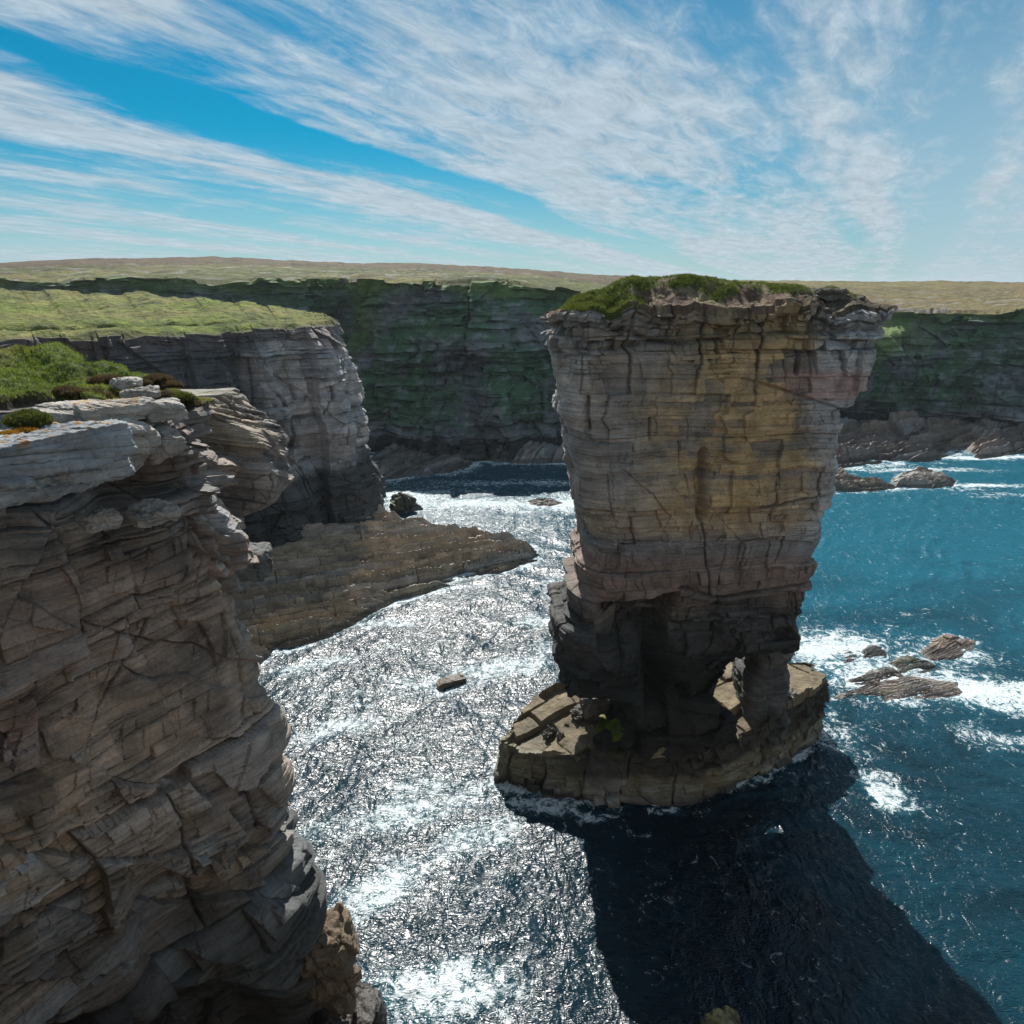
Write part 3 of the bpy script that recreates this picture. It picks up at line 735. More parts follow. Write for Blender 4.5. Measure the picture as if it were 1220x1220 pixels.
c = np.ones(P.shape, F32) * np.array((0.26, 0.215, 0.17), F32)
c = c * (0.55 + 0.4 * f['v2'] + 0.3 * f['l3'] + 0.3 * f['l1'])[..., None]
nA = fbm2(X * 0.16 + 3, Z * 0.13, 4, 601); nB = fbm2(X * 0.5, Z * 0.35, 4, 602)
# ochre centre, upper half
och = sstep(19.5, 23.5, Z + 1.5 * nB) * sstep(7.0, 10.5, X + 3 * nA) * (1 - sstep(16.0, 18.5, X + 2.5 * nA))
c = lerp3(c, (0.42, 0.285, 0.13), 0.85 * och * sstep(0.1, 0.7, 0.5 + 0.7 * nB + 0.5 * (f['l3'] - 0.5) + 0.8 * (f['v2'] - 0.5) + 0.6 * (f['v1'] - 0.5)))
och2 = 0.7 * sstep(19.5, 20.5, Z) * (1 - sstep(22, 23, Z + nB)) * sstep(3.5, 5, X); c = lerp3(c, (0.46, 0.30, 0.13), 0.6 * och2 * np.clip(0.6 + nB, 0, 1))
c = lerp3(c, (0.40, 0.42, 0.44), 0.62 * sstep(16.2, 18.8, X + 2 * nA) * sstep(15, 20, Z))
c = lerp3(c, (0.42, 0.25, 0.20), 0.55 * sstep(28.0, 28.4, zt) * (1 - sstep(29.6, 30.2, zt)) * sstep(14, 17, X))
c = lerp3(c, (0.19, 0.20, 0.21), 0.55 * (1 - sstep(19.0, 19.8, zt)) * sstep(17.6, 18.3, zt))
c = lerp3(c, (0.22, 0.145, 0.125), 0.6 * (1 - sstep(18.0, 18.6, zt)) * sstep(14.0, 15.0, zt) * sstep(3.4, 4.6, X))
c = lerp3(c, (0.44, 0.42, 0.40), 0.5 * (1 - sstep(3.0, 4.8, X + nB)) * sstep(18, 20, Z) * (1 - sstep(31, 32, Z)))
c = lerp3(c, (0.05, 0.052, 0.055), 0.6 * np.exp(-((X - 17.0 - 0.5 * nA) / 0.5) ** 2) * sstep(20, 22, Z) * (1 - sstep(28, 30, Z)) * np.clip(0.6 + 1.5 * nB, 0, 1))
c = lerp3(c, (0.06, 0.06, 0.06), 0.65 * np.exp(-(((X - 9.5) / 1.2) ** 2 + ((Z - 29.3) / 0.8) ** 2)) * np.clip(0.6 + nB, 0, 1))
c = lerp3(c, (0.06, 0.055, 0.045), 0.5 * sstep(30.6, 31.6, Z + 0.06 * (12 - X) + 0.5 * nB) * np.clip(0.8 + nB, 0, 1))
c = lerp3(c, (0.035, 0.033, 0.03), 0.6 * np.clip(f['cr'], 0, 1))
c = lerp3(c, (0.22, 0.225, 0.23), 0.55 * (1 - sstep(6.0, 9.0, X + 2.5 * nA)) * sstep(18, 22, Z) * np.clip(0.6 + nB, 0, 1))
c = wet_shade_dark(c, Z, 18.6, 1.6 * nB, 0.45, (0.06, 0.06, 0.058))
c = wet_shade_dark(c, Z, 16.2, 1.6 * nB + 0.5 * (f['v2'] - 0.5), 0.85, (0.035, 0.042, 0.045))
c = wet_shade_dark(c, Z, 12.5, 0.8 * nB, 0.8, (0.018, 0.02, 0.018))
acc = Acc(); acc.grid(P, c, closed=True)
# close the foot of the leg under the ledge and build its second leg
Lr = (np.array([0, 4.2, 5.4, 6.2, 7.2, 8.0, 9.0, 11.0]), np.array([18.4, 18.3, 18.0, 17.6, 17.3, 16.7, 15.6, 14.4]) )
l_ = [(882, 832), (883, 815), (886, 803), (892, 797), (895, 785), (894, 772), (884, 756)]
r_ = [(950, 840), (950, 815), (944, 806), (944, 798), (952, 792), (955, 780), (955, 760)]
lw = np.array([[W(a, b, y=43)[0], W(a, b, y=43)[2]] for a, b in l_]); rw = np.array([[W(a, b, y=41.5)[0], W(a, b, y=41.5)[2]] for a, b in r_])
lw = lw[np.argsort(lw[:, 1])]; rw = rw[np.argsort(rw[:, 1])]
P2, f2 = tower((3.2, 10.2), (lw[:, 1], lw[:, 0]), (rw[:, 1], rw[:, 0]), lambda X, Z: 43.6 + 0.17 * (X - 17) + 0 * Z, lambda X, Z: 2.3 + 0 * X, 2.0, 2.3, 0.06, 0.14, 0.06, 43, dict(big=0.4, mid=0.25, small=0.1, lam=0.03, rough=0.3, crack=0.12), r=1.0)
c2 = rock_col(P2, f2, 43, (0.10, 0.10, 0.095), 0.1); c2 = wet_shade_dark(c2, P2[..., 2], 9.5, 0.2 * f2['n2'], 0.6)
rock = acc.build('rock_column', M_rock); kid(rock, stack)
acc = Acc(); acc.grid(P2, c2, closed=True); leg = acc.build('leg', M_rock); kid(leg, stack); leg['label'] = 'slim dark outer leg beyond the small arch'

# --- cap of turf and earth
ring = P[-1]; n = len(ring); xs = ring[:, 0]
cx_ = np.clip(xs, 4.5, 21.0); cyl = 42.6 + 0.17 * (cx_ - 12) + 0.45 * (ring[:, 1] - (42.2 + 0.17 * (xs - 12))) * 0
cen = np.stack([cx_, cyl, np.zeros(n)], 1)
w = np.linspace(0, 1, 110)[:, None]
XY = ring[None, :, :2] * (1 - w[..., None]) + cen[None, :, :2] * w[..., None]
skx = [1.5, 3.0, 4.2, 5.5, 7.0, 8.8, 10.5, 13.0, 15.0, 17.3, 18.4, 19.3, 20.5, 22.5, 24.0]
skz = [32.7, 33.3, 33.7, 34.1, 34.6, 34.65, 34.7, 34.5, 34.4, 34.25, 33.9, 34.2, 33.85, 33.6, 32.9]
ridge = np.interp(XY[..., 0], skx, skz)
prof = 0.25 * sstep(0, 0.06, w) * 1 + 0.75 * sstep(0.15, 0.75, w)
step_n = fbm2(XY[..., 0] * 0.6, XY[..., 1] * 0.6, 4, 88)
Zc = ring[None, :, 2] * (1 - prof) + ridge * prof + (0.32 * step_n + 0.13 * fbm2(XY[..., 0] * 2.5, XY[..., 1] * 2.5, 3, 89)) * sstep(0, 0.15, w)
P3 = np.concatenate([XY, Zc[..., None]], -1)
fr_ = (P3[..., 1] - (42.2 + 0.17 * (P3[..., 0] - 12)))
gm = np.maximum(sstep(0.40, 0.58, np.broadcast_to(w, Zc.shape) + 0.35 * step_n), (1 - sstep(6.0, 7.4, P3[..., 0] + step_n)) * sstep(2.6, 3.6, P3[..., 0])) * (1 - 0.75 * sstep(15.5, 18, P3[..., 0] + step_n))
gm = gm * np.clip(0.75 + 1.2 * fbm2(XY[..., 0] * 1.3, XY[..., 1] * 1.3, 3, 90), 0, 1)
c3 = lerp3(np.ones(P3.shape, F32) * np.array((0.13, 0.085, 0.06), F32), (0.26, 0.22, 0.12), 0.6 * sstep(0.0, 0.35, fbm2(XY[..., 0], XY[..., 1], 3, 92)))
c3 = lerp3(c3, (0.06, 0.055, 0.04), 0.7 * sstep(15.5, 18, P3[..., 0]))
c3 = lerp3(c3, (0.055, 0.105, 0.012), gm)
acc = Acc(); acc.grid(P3, c3, closed=True)
cap = acc.build('turf_cap', M_turf); kid(cap, stack)
rng = np.random.RandomState(5)
pv = P3.reshape(-1, 3); gw = gm.reshape(-1) * (0.15 + np.broadcast_to(1 - w, Zc.shape).reshape(-1))
pick = rng.choice(len(pv), 16000, p=gw / gw.sum())
g = blades('grass', pv[pick], np.array((0.085, 0.125, 0.025)) * np.ones((len(pick), 3)) * rng.uniform(0.6, 1.3, (len(pick), 1)), 0.08, 6, per=4, w=0.02, spread=0.07, kind='stuff'); kid(g, stack)
# little crag knobs on the right of the top
for i, (px, py, sx_, sy_, sz_) in enumerate([(985, 352, 1.8, 1.6, 0.7), (1008, 360, 1.9, 1.8, 0.6), (1032, 368, 1.7, 2.0, 0.5), (948, 350, 1.3, 1.2, 0.5), (965, 360, 2.2, 1.3, 0.5), (925, 358, 1.6, 1.2, 0.45)]):
    b = boulder('crag', W(px, py, y=43.3), (sx_, sy_, sz_), 0.2 * i, 300 + i, n=26, base=(0.10, 0.09, 0.07), bed=0.16, amp=0.12); b.location = W(px, py, y=41.9); kid(b, stack)
    if 'category' in b: del b['category']

# --- ledge (base platform) the legs stand on
fb = [(592, 932), (640, 942), (700, 951), (751, 955), (800, 954), (850, 946), (902, 922), (945, 900), (980, 878)]
front = [W(a, b, z=0)[:2] for a, b in fb]
back = [(25.3, 46.2), (23.8, 47.8), (18, 48.2), (11, 47.6), (5.0, 46.0), (3.2, 45.6), (1.2, 43.6), (-0.8, 42.0)]
loop = [tuple(p) for p in front] + back
WASH.append((np.array(loop), 0.68, 0.6))
def ptop(x, y): return 3.15 + 0.95 * sstep(-1, 6, x) + 0.35 * sstep(14, 26, x) + 0.10 * np.clip(y - 40, -2, 6)
pl = [(x, y, ptop(x, y), 0.35) for x, y in loop]; st_i = 12
pl = pl[st_i:] + pl[:st_i] + [pl[st_i]]
Pp, fp = cliff(pl, lambda p: 0.06 if p[1] < 46 and p[0] < 27 else 0.12, 0.055, 77, zbot=-1.2, smooth=1, cfg=dict(big=0.7, mid=0.4, small=0.16, lam=0.04, rough=0.3, crack=0.2, sc=1.0), side=1, closed=True, rim=0.3)
# outward check
cen_ = Pp[0].mean(0)
if ((Pp[0, :, :2] - cen_[:2]) * (Pp[0, :, :2] - Pp[-1, :, :2])).sum() < 0: pass
Zp = Pp[..., 2]; cpn = fbm2(fp['S'] * 0.4, Zp * 0.8, 3, 45)
cc = rock_col(Pp, fp, 77, (0.135, 0.122, 0.078), 0.1)
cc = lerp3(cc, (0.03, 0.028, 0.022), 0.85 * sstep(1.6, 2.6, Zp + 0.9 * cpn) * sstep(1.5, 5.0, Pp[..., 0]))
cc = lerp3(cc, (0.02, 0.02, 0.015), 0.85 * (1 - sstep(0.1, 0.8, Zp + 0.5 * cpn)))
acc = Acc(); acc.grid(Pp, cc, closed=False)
ring = Pp[-1]; nseg = len(ring); cen = np.stack([np.clip(ring[:, 0], 2, 23.5), 43.0 + 0.28 * (np.clip(ring[:, 0], 2, 23.5) - 8), np.zeros(nseg)], 1)
w = np.linspace(0, 1, 110)[:, None]
XY = ring[None, :, :2] * (1 - w[..., None]) + cen[None, :, :2] * w[..., None]
Xq, Yq = XY[..., 0], XY[..., 1]
bx, dsx, dtx, lvx, _ = brick(Xq * 0.87 + Yq * 0.5 + 0.25 * fbm2(Xq * 0.5, Yq * 0.5, 3, 4), -Xq * 0.5 + Yq * 0.87 + 0.2 * fbm2(Xq * 0.6, Yq * 0.6, 3, 5), 78, 1.9, 3.4)
zc_ = ptop(Xq, Yq) + 0.9 * (bx - 0.6) + 0.45 * (lvx - 0.5) + 0.12 * fbm2(Xq * 0.8, Yq * 0.8, 3, 66) - 0.3 * np.exp(-(np.minimum(dsx, dtx) / 0.06) ** 2) + 0.06 * fbm2(Xq * 2, Yq * 2, 3, 6)
zc_ = ring[None, :, 2] * (1 - sstep(0, 0.05, w)) + zc_ * sstep(0, 0.05, w)
Pt = np.concatenate([XY, zc_[..., None]], -1)
ct = np.ones(Pt.shape, F32) * np.array((0.15, 0.122, 0.078), F32) * (0.8 + 0.4 * bx[..., None] + 0.3 * fbm2(Xq * 0.8, Yq * 0.8, 3, 8)[..., None])
alg = np.exp(-(((Xq - 7.4) / 1.7) ** 2 + ((Yq - 40.6) / 1.6) ** 2)) + 0.7 * np.exp(-(((Xq - 19) / 1.6) ** 2 + ((Yq - 43.6) / 1.0) ** 2))
ct = lerp3(ct, (0.11, 0.16, 0.012), 0.95 * sstep(0.35, 0.55, alg + 0.35 * fbm2(Xq * 1.5, Yq * 1.5, 3, 9)))
acc.grid(Pt, ct, closed=False)
led = acc.build('ledge', M_rock); kid(led, stack)
# broken blocks on the ledge at the foot of the leg and bulges under the overhang
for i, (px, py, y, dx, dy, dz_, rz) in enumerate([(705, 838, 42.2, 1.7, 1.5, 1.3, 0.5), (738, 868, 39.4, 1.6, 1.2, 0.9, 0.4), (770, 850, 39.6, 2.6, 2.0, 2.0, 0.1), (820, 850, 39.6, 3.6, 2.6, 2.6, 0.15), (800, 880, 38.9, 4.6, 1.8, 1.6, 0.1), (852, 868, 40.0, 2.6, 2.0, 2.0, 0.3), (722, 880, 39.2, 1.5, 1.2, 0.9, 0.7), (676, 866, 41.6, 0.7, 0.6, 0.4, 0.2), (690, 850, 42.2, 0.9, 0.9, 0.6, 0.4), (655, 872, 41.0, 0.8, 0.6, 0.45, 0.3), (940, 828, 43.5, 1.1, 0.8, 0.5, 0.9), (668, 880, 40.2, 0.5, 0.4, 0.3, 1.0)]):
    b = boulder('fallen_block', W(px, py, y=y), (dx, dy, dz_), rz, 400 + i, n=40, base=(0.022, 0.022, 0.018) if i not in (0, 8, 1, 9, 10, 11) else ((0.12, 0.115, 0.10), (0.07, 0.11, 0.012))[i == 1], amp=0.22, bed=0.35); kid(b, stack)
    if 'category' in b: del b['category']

# ================================================================== NEAR CLIFF (left)
Cc = (-10.9, 22.8)
near_front = [(-2.5, 0.9, 32.3, 0), (-12, 1.5, 32.0, 0), (-20, 5, 31.6, 0), (-21.8, 9, 31.3, 0), (-17.3, 14.9, 31.0, 0), (-14.0, 18.8, 30.7, 0), (-11.6, 21.6, 30.3, 0), (-10.9, 22.8, 30.0, 0), (-11.2, 24.0, 29.7, 0)]
near_back = [(-12.6, 25.8, 29.7, 0), (-16.5, 27.6, 30.3, 0), (-24, 30, 31.0, 0), (-34, 37, 31.6, 0), (-60, 52, 31.5, 0), (-95, 66, 31.0, 0)]
npts = near_front + near_back
def near_off(S, Z, p):
    x, y = p[None, :, 0], p[None, :, 1]
    sc_ = np.hypot(x - Cc[0], y - Cc[1]) * np.where(y < Cc[1], 1, -1)     # distance back from the corner along the face
    sc_ = np.broadcast_to(sc_, Z.shape)
    o = np.interp(Z, [0, 7, 14, 20, 24, 28, 30], [2.9, 2.0, 1.6, 1.3, 0.9, 0.4, 0.0])
    nz = fbm2(S * 0.35, Z * 0.35, 3, 21)
    # undercut near the foot
    tu = np.interp(sc_, [-4, 0, 3, 7, 12], [3, 4.0, 8.5, 10.8, 13.0]) + 0.8 * nz
    o = o - 3.6 * (1 - sstep(-3.5, 0.2, Z - tu)) * sstep(-1.0, 2.0, sc_)
    # step below the diagonal slab
    o = o - 0.7 * (1 - sstep(0, 0.5, Z - (tu + 4.2 + 1.2 * nz))) * sstep(1.5, 4.5, sc_) * (1 - sstep(5.0, 6.0, sc_))
    # recess under the rim blocks, overhanging slab further left
    o = o - 2.0 * bump(Z, 27.9, 0.9) * bump(sc_ + 0.5 * nz, 2.9, 1.1) - 0.7 * bump(Z, 28.9, 0.5) * bump(sc_, 4.0, 2.2)
    o = o - 1.3 * bump(Z, 27.4, 0.9) * sstep(4.5, 6.5, sc_) + 0.5 * sstep(28.6, 28.9, Z) * sstep(4.8, 5.5, sc_)
    # stepped corner
    o = o - 0.8 * sstep(27.2, 27.6, Z) * bump(sc_, 0, 1.6) - 0.35 * sstep(28.9, 29.1, Z) * bump(sc_, 0, 1.6)
    # buttress groove just behind the corner
    o = o - 1.3 * np.exp(-((sc_ + 1.7) / 0.7) ** 2) * (1 - sstep(22, 25, Z))
    # behind the corner the wall falls back into the inlet
    return o
def near_ds(p):
    if p[0] < -10 and -9.5 > p[0] and 9 < p[1] < 26.5 and p[0] > -22.5: return 0.042
    return 0.15 if p[1] < 45 else 0.4
cfg_near = dict(big=1.05, mid=0.50, small=0.17, lam=0.045, rough=0.11, crack=0.26, tilt=-0.06, warp=0.9, obl=0.40,
                amp=lambda s, t: 0.85 + 0.7 * sstep(24.5, 27, t) + 0.5 * (1 - sstep(10, 15, t)))
Pn, fn = cliff(npts, near_ds, 0.036, 141, zbot=-1.5, smooth=2, off=near_off, cfg=cfg_near, side=1, rim=0.3)
S, Z = fn['S'], Pn[..., 2]
nb = fbm2(S * 0.5, Z * 0.6, 4, 31)
c = rock_col(Pn, fn, 141, (0.30, 0.235, 0.18), warm=0.5)
c = lerp3(c, (0.34, 0.37, 0.39), 0.75 * np.clip(sstep(-0.05, 0.35, fbm2(S * 0.2 + 8, Z * 0.25 - 0.1 * S, 4, 33)) * 0.95 + sstep(26, 28.5, Z + nb), 0, 1))
c = lerp3(c, (0.22, 0.155, 0.125), 0.5 * sstep(21.5, 23, Z + 0.2 * S * 0 + 1.2 * nb) * (1 - sstep(25.5, 27.2, Z + nb)))
c = lerp3(c, (0.03, 0.032, 0.034), 0.45 * sstep(0.15, 0.4, nb) )
c = lerp3(c, (0.36, 0.385, 0.40), 0.65 * sstep(0.62, 0.68, 0.6 * fn['v2'] + 0.4 * fn['v5']) * sstep(-0.3, 0.1, nb))
c = lerp3(c, (0.27, 0.18, 0.135), 0.55 * sstep(0.70, 0.76, fn['v1']) )
c = lerp3(c, (0.12, 0.09, 0.07), 0.5 * sstep(0.72, 0.78, fn['v5']))
c = wet_shade_dark(c, Z, 17, 5 * nb, 0.45, (0.06, 0.068, 0.07))  # shade of the undercut lower face, painted into the rock colour
c = wet_shade_dark(c, Z, 12, 2.2 * nb, 0.72, (0.025, 0.03, 0.03))
acc = Acc(); acc.grid(Pn, c)
cliff_near = acc.build('near_cliff', M_rock); tag(cliff_near, kind='structure')

def arcres(A, n):
    s = np.concatenate([[0], np.cumsum(np.linalg.norm(np.diff(A[:, :2], axis=0), axis=1))]); q = np.linspace(0, s[-1], n)
    return np.stack([np.interp(q, s, A[:, k]) for k in range(3)], 1)
def rim_loft(A, B, n, wv, reach=1.2, k=25):
    """sheet between a rim A and a far line B; the rim's ragged detail fades out within `reach` metres"""
    pad = np.concatenate([np.repeat(A[:1], k, 0), A, np.repeat(A[-1:], k, 0)])
    ker = np.hanning(2 * k + 1); ker /= ker.sum()
    As = np.stack([np.convolve(pad[:, i], ker, 'valid') for i in range(3)], 1)
    dist = np.linalg.norm(B - As, axis=1)[None, :, None] * wv
    f = np.exp(-(dist / reach) ** 1.5)
    return As[None] * (1 - wv) + B[None] * wv + (A - As)[None] * f * (1 - wv)

# turf: strips from the front rim to the back rim
top = Pn[-1]; pr = fn['p']
ic = int(np.argmin(np.hypot(pr[:, 0] + 11.2, pr[:, 1] - 24.0)))
A = top[:ic + 1]; B = arcres(top[ic:][::-1], ic + 1)
wv = np.linspace(0, 1, 420)[:, None, None]
wv = 0.5 * wv + 0.5 * wv ** 2.2
PT = rim_loft(A, B, 0, wv, 0.8)
X, Y = PT[..., 0], PT[..., 1]
wd2 = np.broadcast_to(wv[..., 0], X.shape)
dA = wd2 * np.linalg.norm(B - A, axis=1)[None, :]; dB = (1 - wd2) * np.linalg.norm(B - A, axis=1)[None, :]
ed = np.minimum(dA, dB)
hum = fbm2(X * 0.35, Y * 0.35, 4, 51); hum2 = fbm2(X * 1.2, Y * 1.2, 4, 52)
Zt = PT[..., 2] + sstep(0.2, 5, ed) * 0.55 + 0.5 * sstep(-17, -26, X) * sstep(0.2, 4, ed) + 0.9 * sstep(0.5, 3, ed) * hum + 0.30 * sstep(0.05, 0.8, ed) * (hum2 + 0.15)
# turf bank: rock shelf strip at the rim, then a soil step up to the sward
bank = sstep(0.35, 0.75, dA + 0.5 * hum2 + 0.5 * hum)
Zt = Zt + 0.35 * bank * sstep(13, 15, Y)
PT = np.stack([X, Y, Zt], -1)
ct = turf_col(X, Y, 61, 1.0, 0.75, 0.4, (0.085, 0.115, 0.025))
rocky = (1 - bank)
rc = np.array((0.23, 0.21, 0.18), F32) * (0.8 + 0.5 * hum2[..., None])
ct = ct * (1 - rocky[..., None]) + rc * rocky[..., None]
soil = bump(dA + 0.5 * hum2 + 0.5 * hum, 0.5, 0.15)
ct = lerp3(ct, (0.05, 0.032, 0.022), 0.8 * soil)
acc = Acc(); acc.grid(PT, ct)
tf = acc.build('near_clifftop', M_turf); tag(tf, kind='structure')
rng = np.random.RandomState(8)
vis = (Y > 12) & (Y < 36) & (X > -34) & (bank > 0.6)
# weight by cell area so that the sward is even
area = np.zeros(X.shape); e1 = np.gradient(PT, axis=1); e2 = np.gradient(PT, axis=0); area = np.linalg.norm(np.cross(e1, e2), axis=2)
wgt = (area * vis / np.clip(Y, 10, None)).reshape(-1); wgt /= wgt.sum()
pick = rng.choice(X.size, 75000, p=wgt)
blades('grass', PT.reshape(-1, 3)[pick], ct.reshape(-1, 3)[pick] * np.array((1.7, 1.85, 1.0)), 0.075, 9, 'short green grass covering the near clifftop', 'grass', per=4, w=0.014, spread=0.07, kind='stuff')

# rim blocks, boulders, cushions ------------------------------------------------
def B_(name, px, py, y, dims, rot, seed, label, **k):
    return boulder(name, W(px, py, y=y), dims, rot, seed, label, **k)
fa_ = math.radians(50)   # direction of the face in plan
B_('rim_block', 191, 489, 21.2, (1.25, 1.0, 0.62), fa_, 501, 'pale rectangular block at the cliff rim, rightmost of the flat-topped row', cat='rock block', rnd=0.12, amp=0.05, bed=0.2, group='flat-topped blocks along the near cliff rim')
B_('rim_block', 134, 490, 19.9, (2.05, 1.3, 0.72), fa_, 502, 'widest pale block of the rim row, with an orange lichen spot on top', cat='rock block', rnd=0.12, amp=0.06, bed=0.22, moss=0.3, group='flat-topped blocks along the near cliff rim')
B_('rim_block', 72, 494, 18.9, (1.15, 1.1, 0.55), fa_, 503, 'low pale block at the left end of the rim row, beside a grassy cushion', cat='rock block', rnd=0.14, amp=0.06, bed=0.2, group='flat-topped blocks along the near cliff rim')
B_('boulder', 148, 527, 19.6, (1.5, 1.5, 1.35), fa_ + 0.3, 504, 'rounded grey boulder jammed under the wide rim block', rnd=0.55, amp=0.16, n=50, group='rounded boulders jammed under the rim', tiltx=0.3)
B_('boulder', 102, 527, 19.0, (1.1, 1.2, 1.2), fa_ + 0.6, 505, 'buff wedge-shaped boulder left of the big rounded grey one', rnd=0.5, amp=0.16, base=(0.25, 0.21, 0.165), n=50, group='rounded boulders jammed under the rim', tiltx=0.4)
B_('boulder', 196, 530, 20.6, (1.0, 1.1, 0.75), fa_ - 0.2, 506, 'squat pale boulder under the rightmost rim block', rnd=0.4, amp=0.14, n=46, group='rounded boulders jammed under the rim', tiltx=0.25)
B_('ledge_rock', 118, 618, 19.2, (1.0, 1.1, 0.5), fa_, 507, 'small flat grey ledge rock jutting out lowest on the broken face', rnd=0.4, amp=0.1, n=40, group='ledge rocks jutting from the broken face')
B_('ledge_rock', 182, 612, 20.6, (1.3, 1.2, 0.45), fa_ - 0.1, 508, 'flat pale ledge rock jutting out right of the dark recess', rnd=0.35, amp=0.1, n=40, group='ledge rocks jutting from the broken face', tiltx=0.15)
B_('overhanging_slab', 18, 540, 16.4, (4.8, 2.4, 0.95), fa_ + 0.05, 509, 'big blue-grey overhanging slab at the left edge of the photo, orange lichen on top', cat='rock slab', rnd=0.10, amp=0.13, base=(0.25, 0.27, 0.285), bed=0.28, moss=0.25, n=130, tilty=-0.06)
B_('overhanging_slab', 60, 566, 17.3, (3.4, 2.0, 0.6), fa_ + 0.02, 510, 'blue-grey lower slab with cracks, just below the lichened slab', cat='rock slab', rnd=0.12, amp=0.12, base=(0.28, 0.30, 0.31), bed=0.2, n=110, tilty=-0.06)

def cushion(name, px, py, y, r, seed, label, cat, col, group=None, blade=0.07, nb_=1400, sq=0.55):
    th, ph = np.meshgrid(np.linspace(0, 2 * math.pi, 60), np.linspace(0, math.pi * 0.62, 26))
    D = np.stack([np.sin(ph) * np.cos(th), np.sin(ph) * np.sin(th), np.cos(ph)], -1)
    rr = r * (1 + 0.30 * fbm(D[..., 0] * 1.7 + seed, D[..., 1] * 1.7, D[..., 2] * 1.7, 3, seed) + 0.10 * noise(D[..., 0] * 7 + seed, D[..., 1] * 7, D[..., 2] * 7, seed))
    P = D * rr[..., None] * np.array((1.25, 1.0, sq))
    col = np.array(col)
    cv_ = col * (0.8 + 0.4 * fbm(D[..., 0] * 3, D[..., 1] * 3, D[..., 2] * 3 + seed, 2, seed)[..., None])
    rng = np.random.RandomState(seed); pk = rng.randint(0, P.shape[0] * P.shape[1], nb_)
    o = empty(name, W(px, py, y=y)); tag(o, label, cat, group)
    acc = Acc(); acc.grid(P, cv_, flip=True); m = acc.build('mound', M_turf, o)
    blades('leaves', P.reshape(-1, 3)[pk], cv_.reshape(-1, 3)[pk] * 1.4, blade, seed, parent=o, per=3, w=0.012, spread=0.03, kind='stuff')
    return o
gH = 'dark heather clumps along the back of the near clifftop'
for i, (px, py, y, r, lab) in enumerate([(188, 447, 24.8, 0.5, 'largest dark purple-brown heather clump against the inlet shadow'), (204, 454, 24.6, 0.36, 'small dark heather clump at the right end of the back rim'), (126, 449, 23.4, 0.55, 'purple-brown heather clump left of the small grey stones'), (170, 452, 24.2, 0.3, 'low dark heather tuft between the grey stones and the largest clump'), (229, 477, 23.8, 0.32, 'dark heather clump nearest the jutting flat slab'), (118, 468, 21.6, 0.4, 'brown heather clump just above the widest rim block'), (80, 462, 20.8, 0.42, 'dark heather clump above the low left rim block'), (196, 466, 23.4, 0.3, 'brown heather tuft just above the rightmost rim block')]):
    cushion('heather_clump', px, py + 5, y, r * 0.72, 600 + i, lab, 'heather', (0.075, 0.048, 0.036), gH, sq=0.42)
cushion('grass_cushion', 34, 502, 17.4, 0.42, 620, 'round green moss cushion on the lichened slab', 'moss cushion', (0.06, 0.085, 0.02))
cushion('grass_cushion', 215, 474, 23.6, 0.36, 621, 'green turf cushion beside the jutting flat slab', 'turf cushion', (0.07, 0.10, 0.025), sq=0.4)
for i, (px, py, lab) in enumerate([(10, 517, 'orange moss patch at the left edge of the photo'), (30, 512, 'orange moss patch in front of the green cushion'), (45, 522, 'orange moss patch right of the green cushion')]):
    cushion('moss_patch', px, py, 16.3 + 0.02 * px, 0.2, 640 + i, lab, 'moss', (0.30, 0.14, 0.015), 'orange moss patches on the lichened slab', blade=0.03, sq=0.3)
B_('stone', 150, 457, 22.6, (0.9, 0.6, 0.3), 0.2, 511, 'small grey flat stone in the turf between two heather clumps', cat='stone', rnd=0.35, amp=0.08, n=24, group='small stones in the clifftop turf')
B_('stone', 168, 468, 22.4, (1.1, 0.8, 0.35), 0.5, 512, 'pale grey stone in the turf just above the rightmost rim block', cat='stone', rnd=0.35, amp=0.08, n=24, group='small stones in the clifftop turf')

# thin-bedded promontory leaning out behind the corner -------------------------
def prow():
    lp = [(225, 466), (225, 600)]
    rp = [(262, 470), (276, 478), (285, 488), (300, 498), (318, 510), (327, 520), (331, 530), (328, 536), (334, 545), (331, 553), (337, 566), (335, 585), (322, 598), (300, 603), (283, 612), (270, 640)]
    y0 = 29.0
    rw = np.array([[W(a, b, y=y0)[0], W(a, b, y=y0)[2]] for a, b in rp]); rw = rw[np.argsort(rw[:, 1])]
    lx = (np.array([15, 32.0]), np.array([-19.5, -19.5]))
    P, f = tower((22.0, rw[-1, 1]), lx, (rw[:, 1], rw[:, 0]), lambda X, Z: 29.0 + 0 * X + 0.12 * (X + 13), lambda X, Z: 2.3 + 0 * X - 0.1 * (X + 16), 3.0, 2.2, 0.045, 0.10, 0.04, 211, dict(big=0.3, mid=0.34, small=0.2, lam=0.045, rough=0.14, crack=0.16, tilt=0.33, warp=0.4, obl=0.1), r=0.6)
    P[..., 2] -= 0.30 * (P[..., 0] + 13.0) * 0.0
    c = rock_col(P, f, 211, (0.24, 0.205, 0.18), 0.5)
    acc = Acc(); acc.grid(P, c, closed=True)
    ring = P[-1]; cen = ring.mean(0); w = np.linspace(0, 1, 40)[:, None, None]
    T = ring[None] * (1 - w) + cen[None] * w; T[..., 2] += 0.06 * fbm2(T[..., 0] * 1.5, T[..., 1] * 1.5, 3, 4) * sstep(0, .2, w[..., 0])
    acc.grid(T, np.array((0.26, 0.24, 0.19)), closed=True)
    ring = P[0]; cen = ring.mean(0) - np.array((1.5, 0, 1.2)); T = cen[None] * (1 - w) + ring[None] * w
    acc.grid(T, np.array((0.1, 0.09, 0.08)), closed=True)
    o = acc.build('cliff_prow', M_rock); tag(o, kind='structure')
prow()

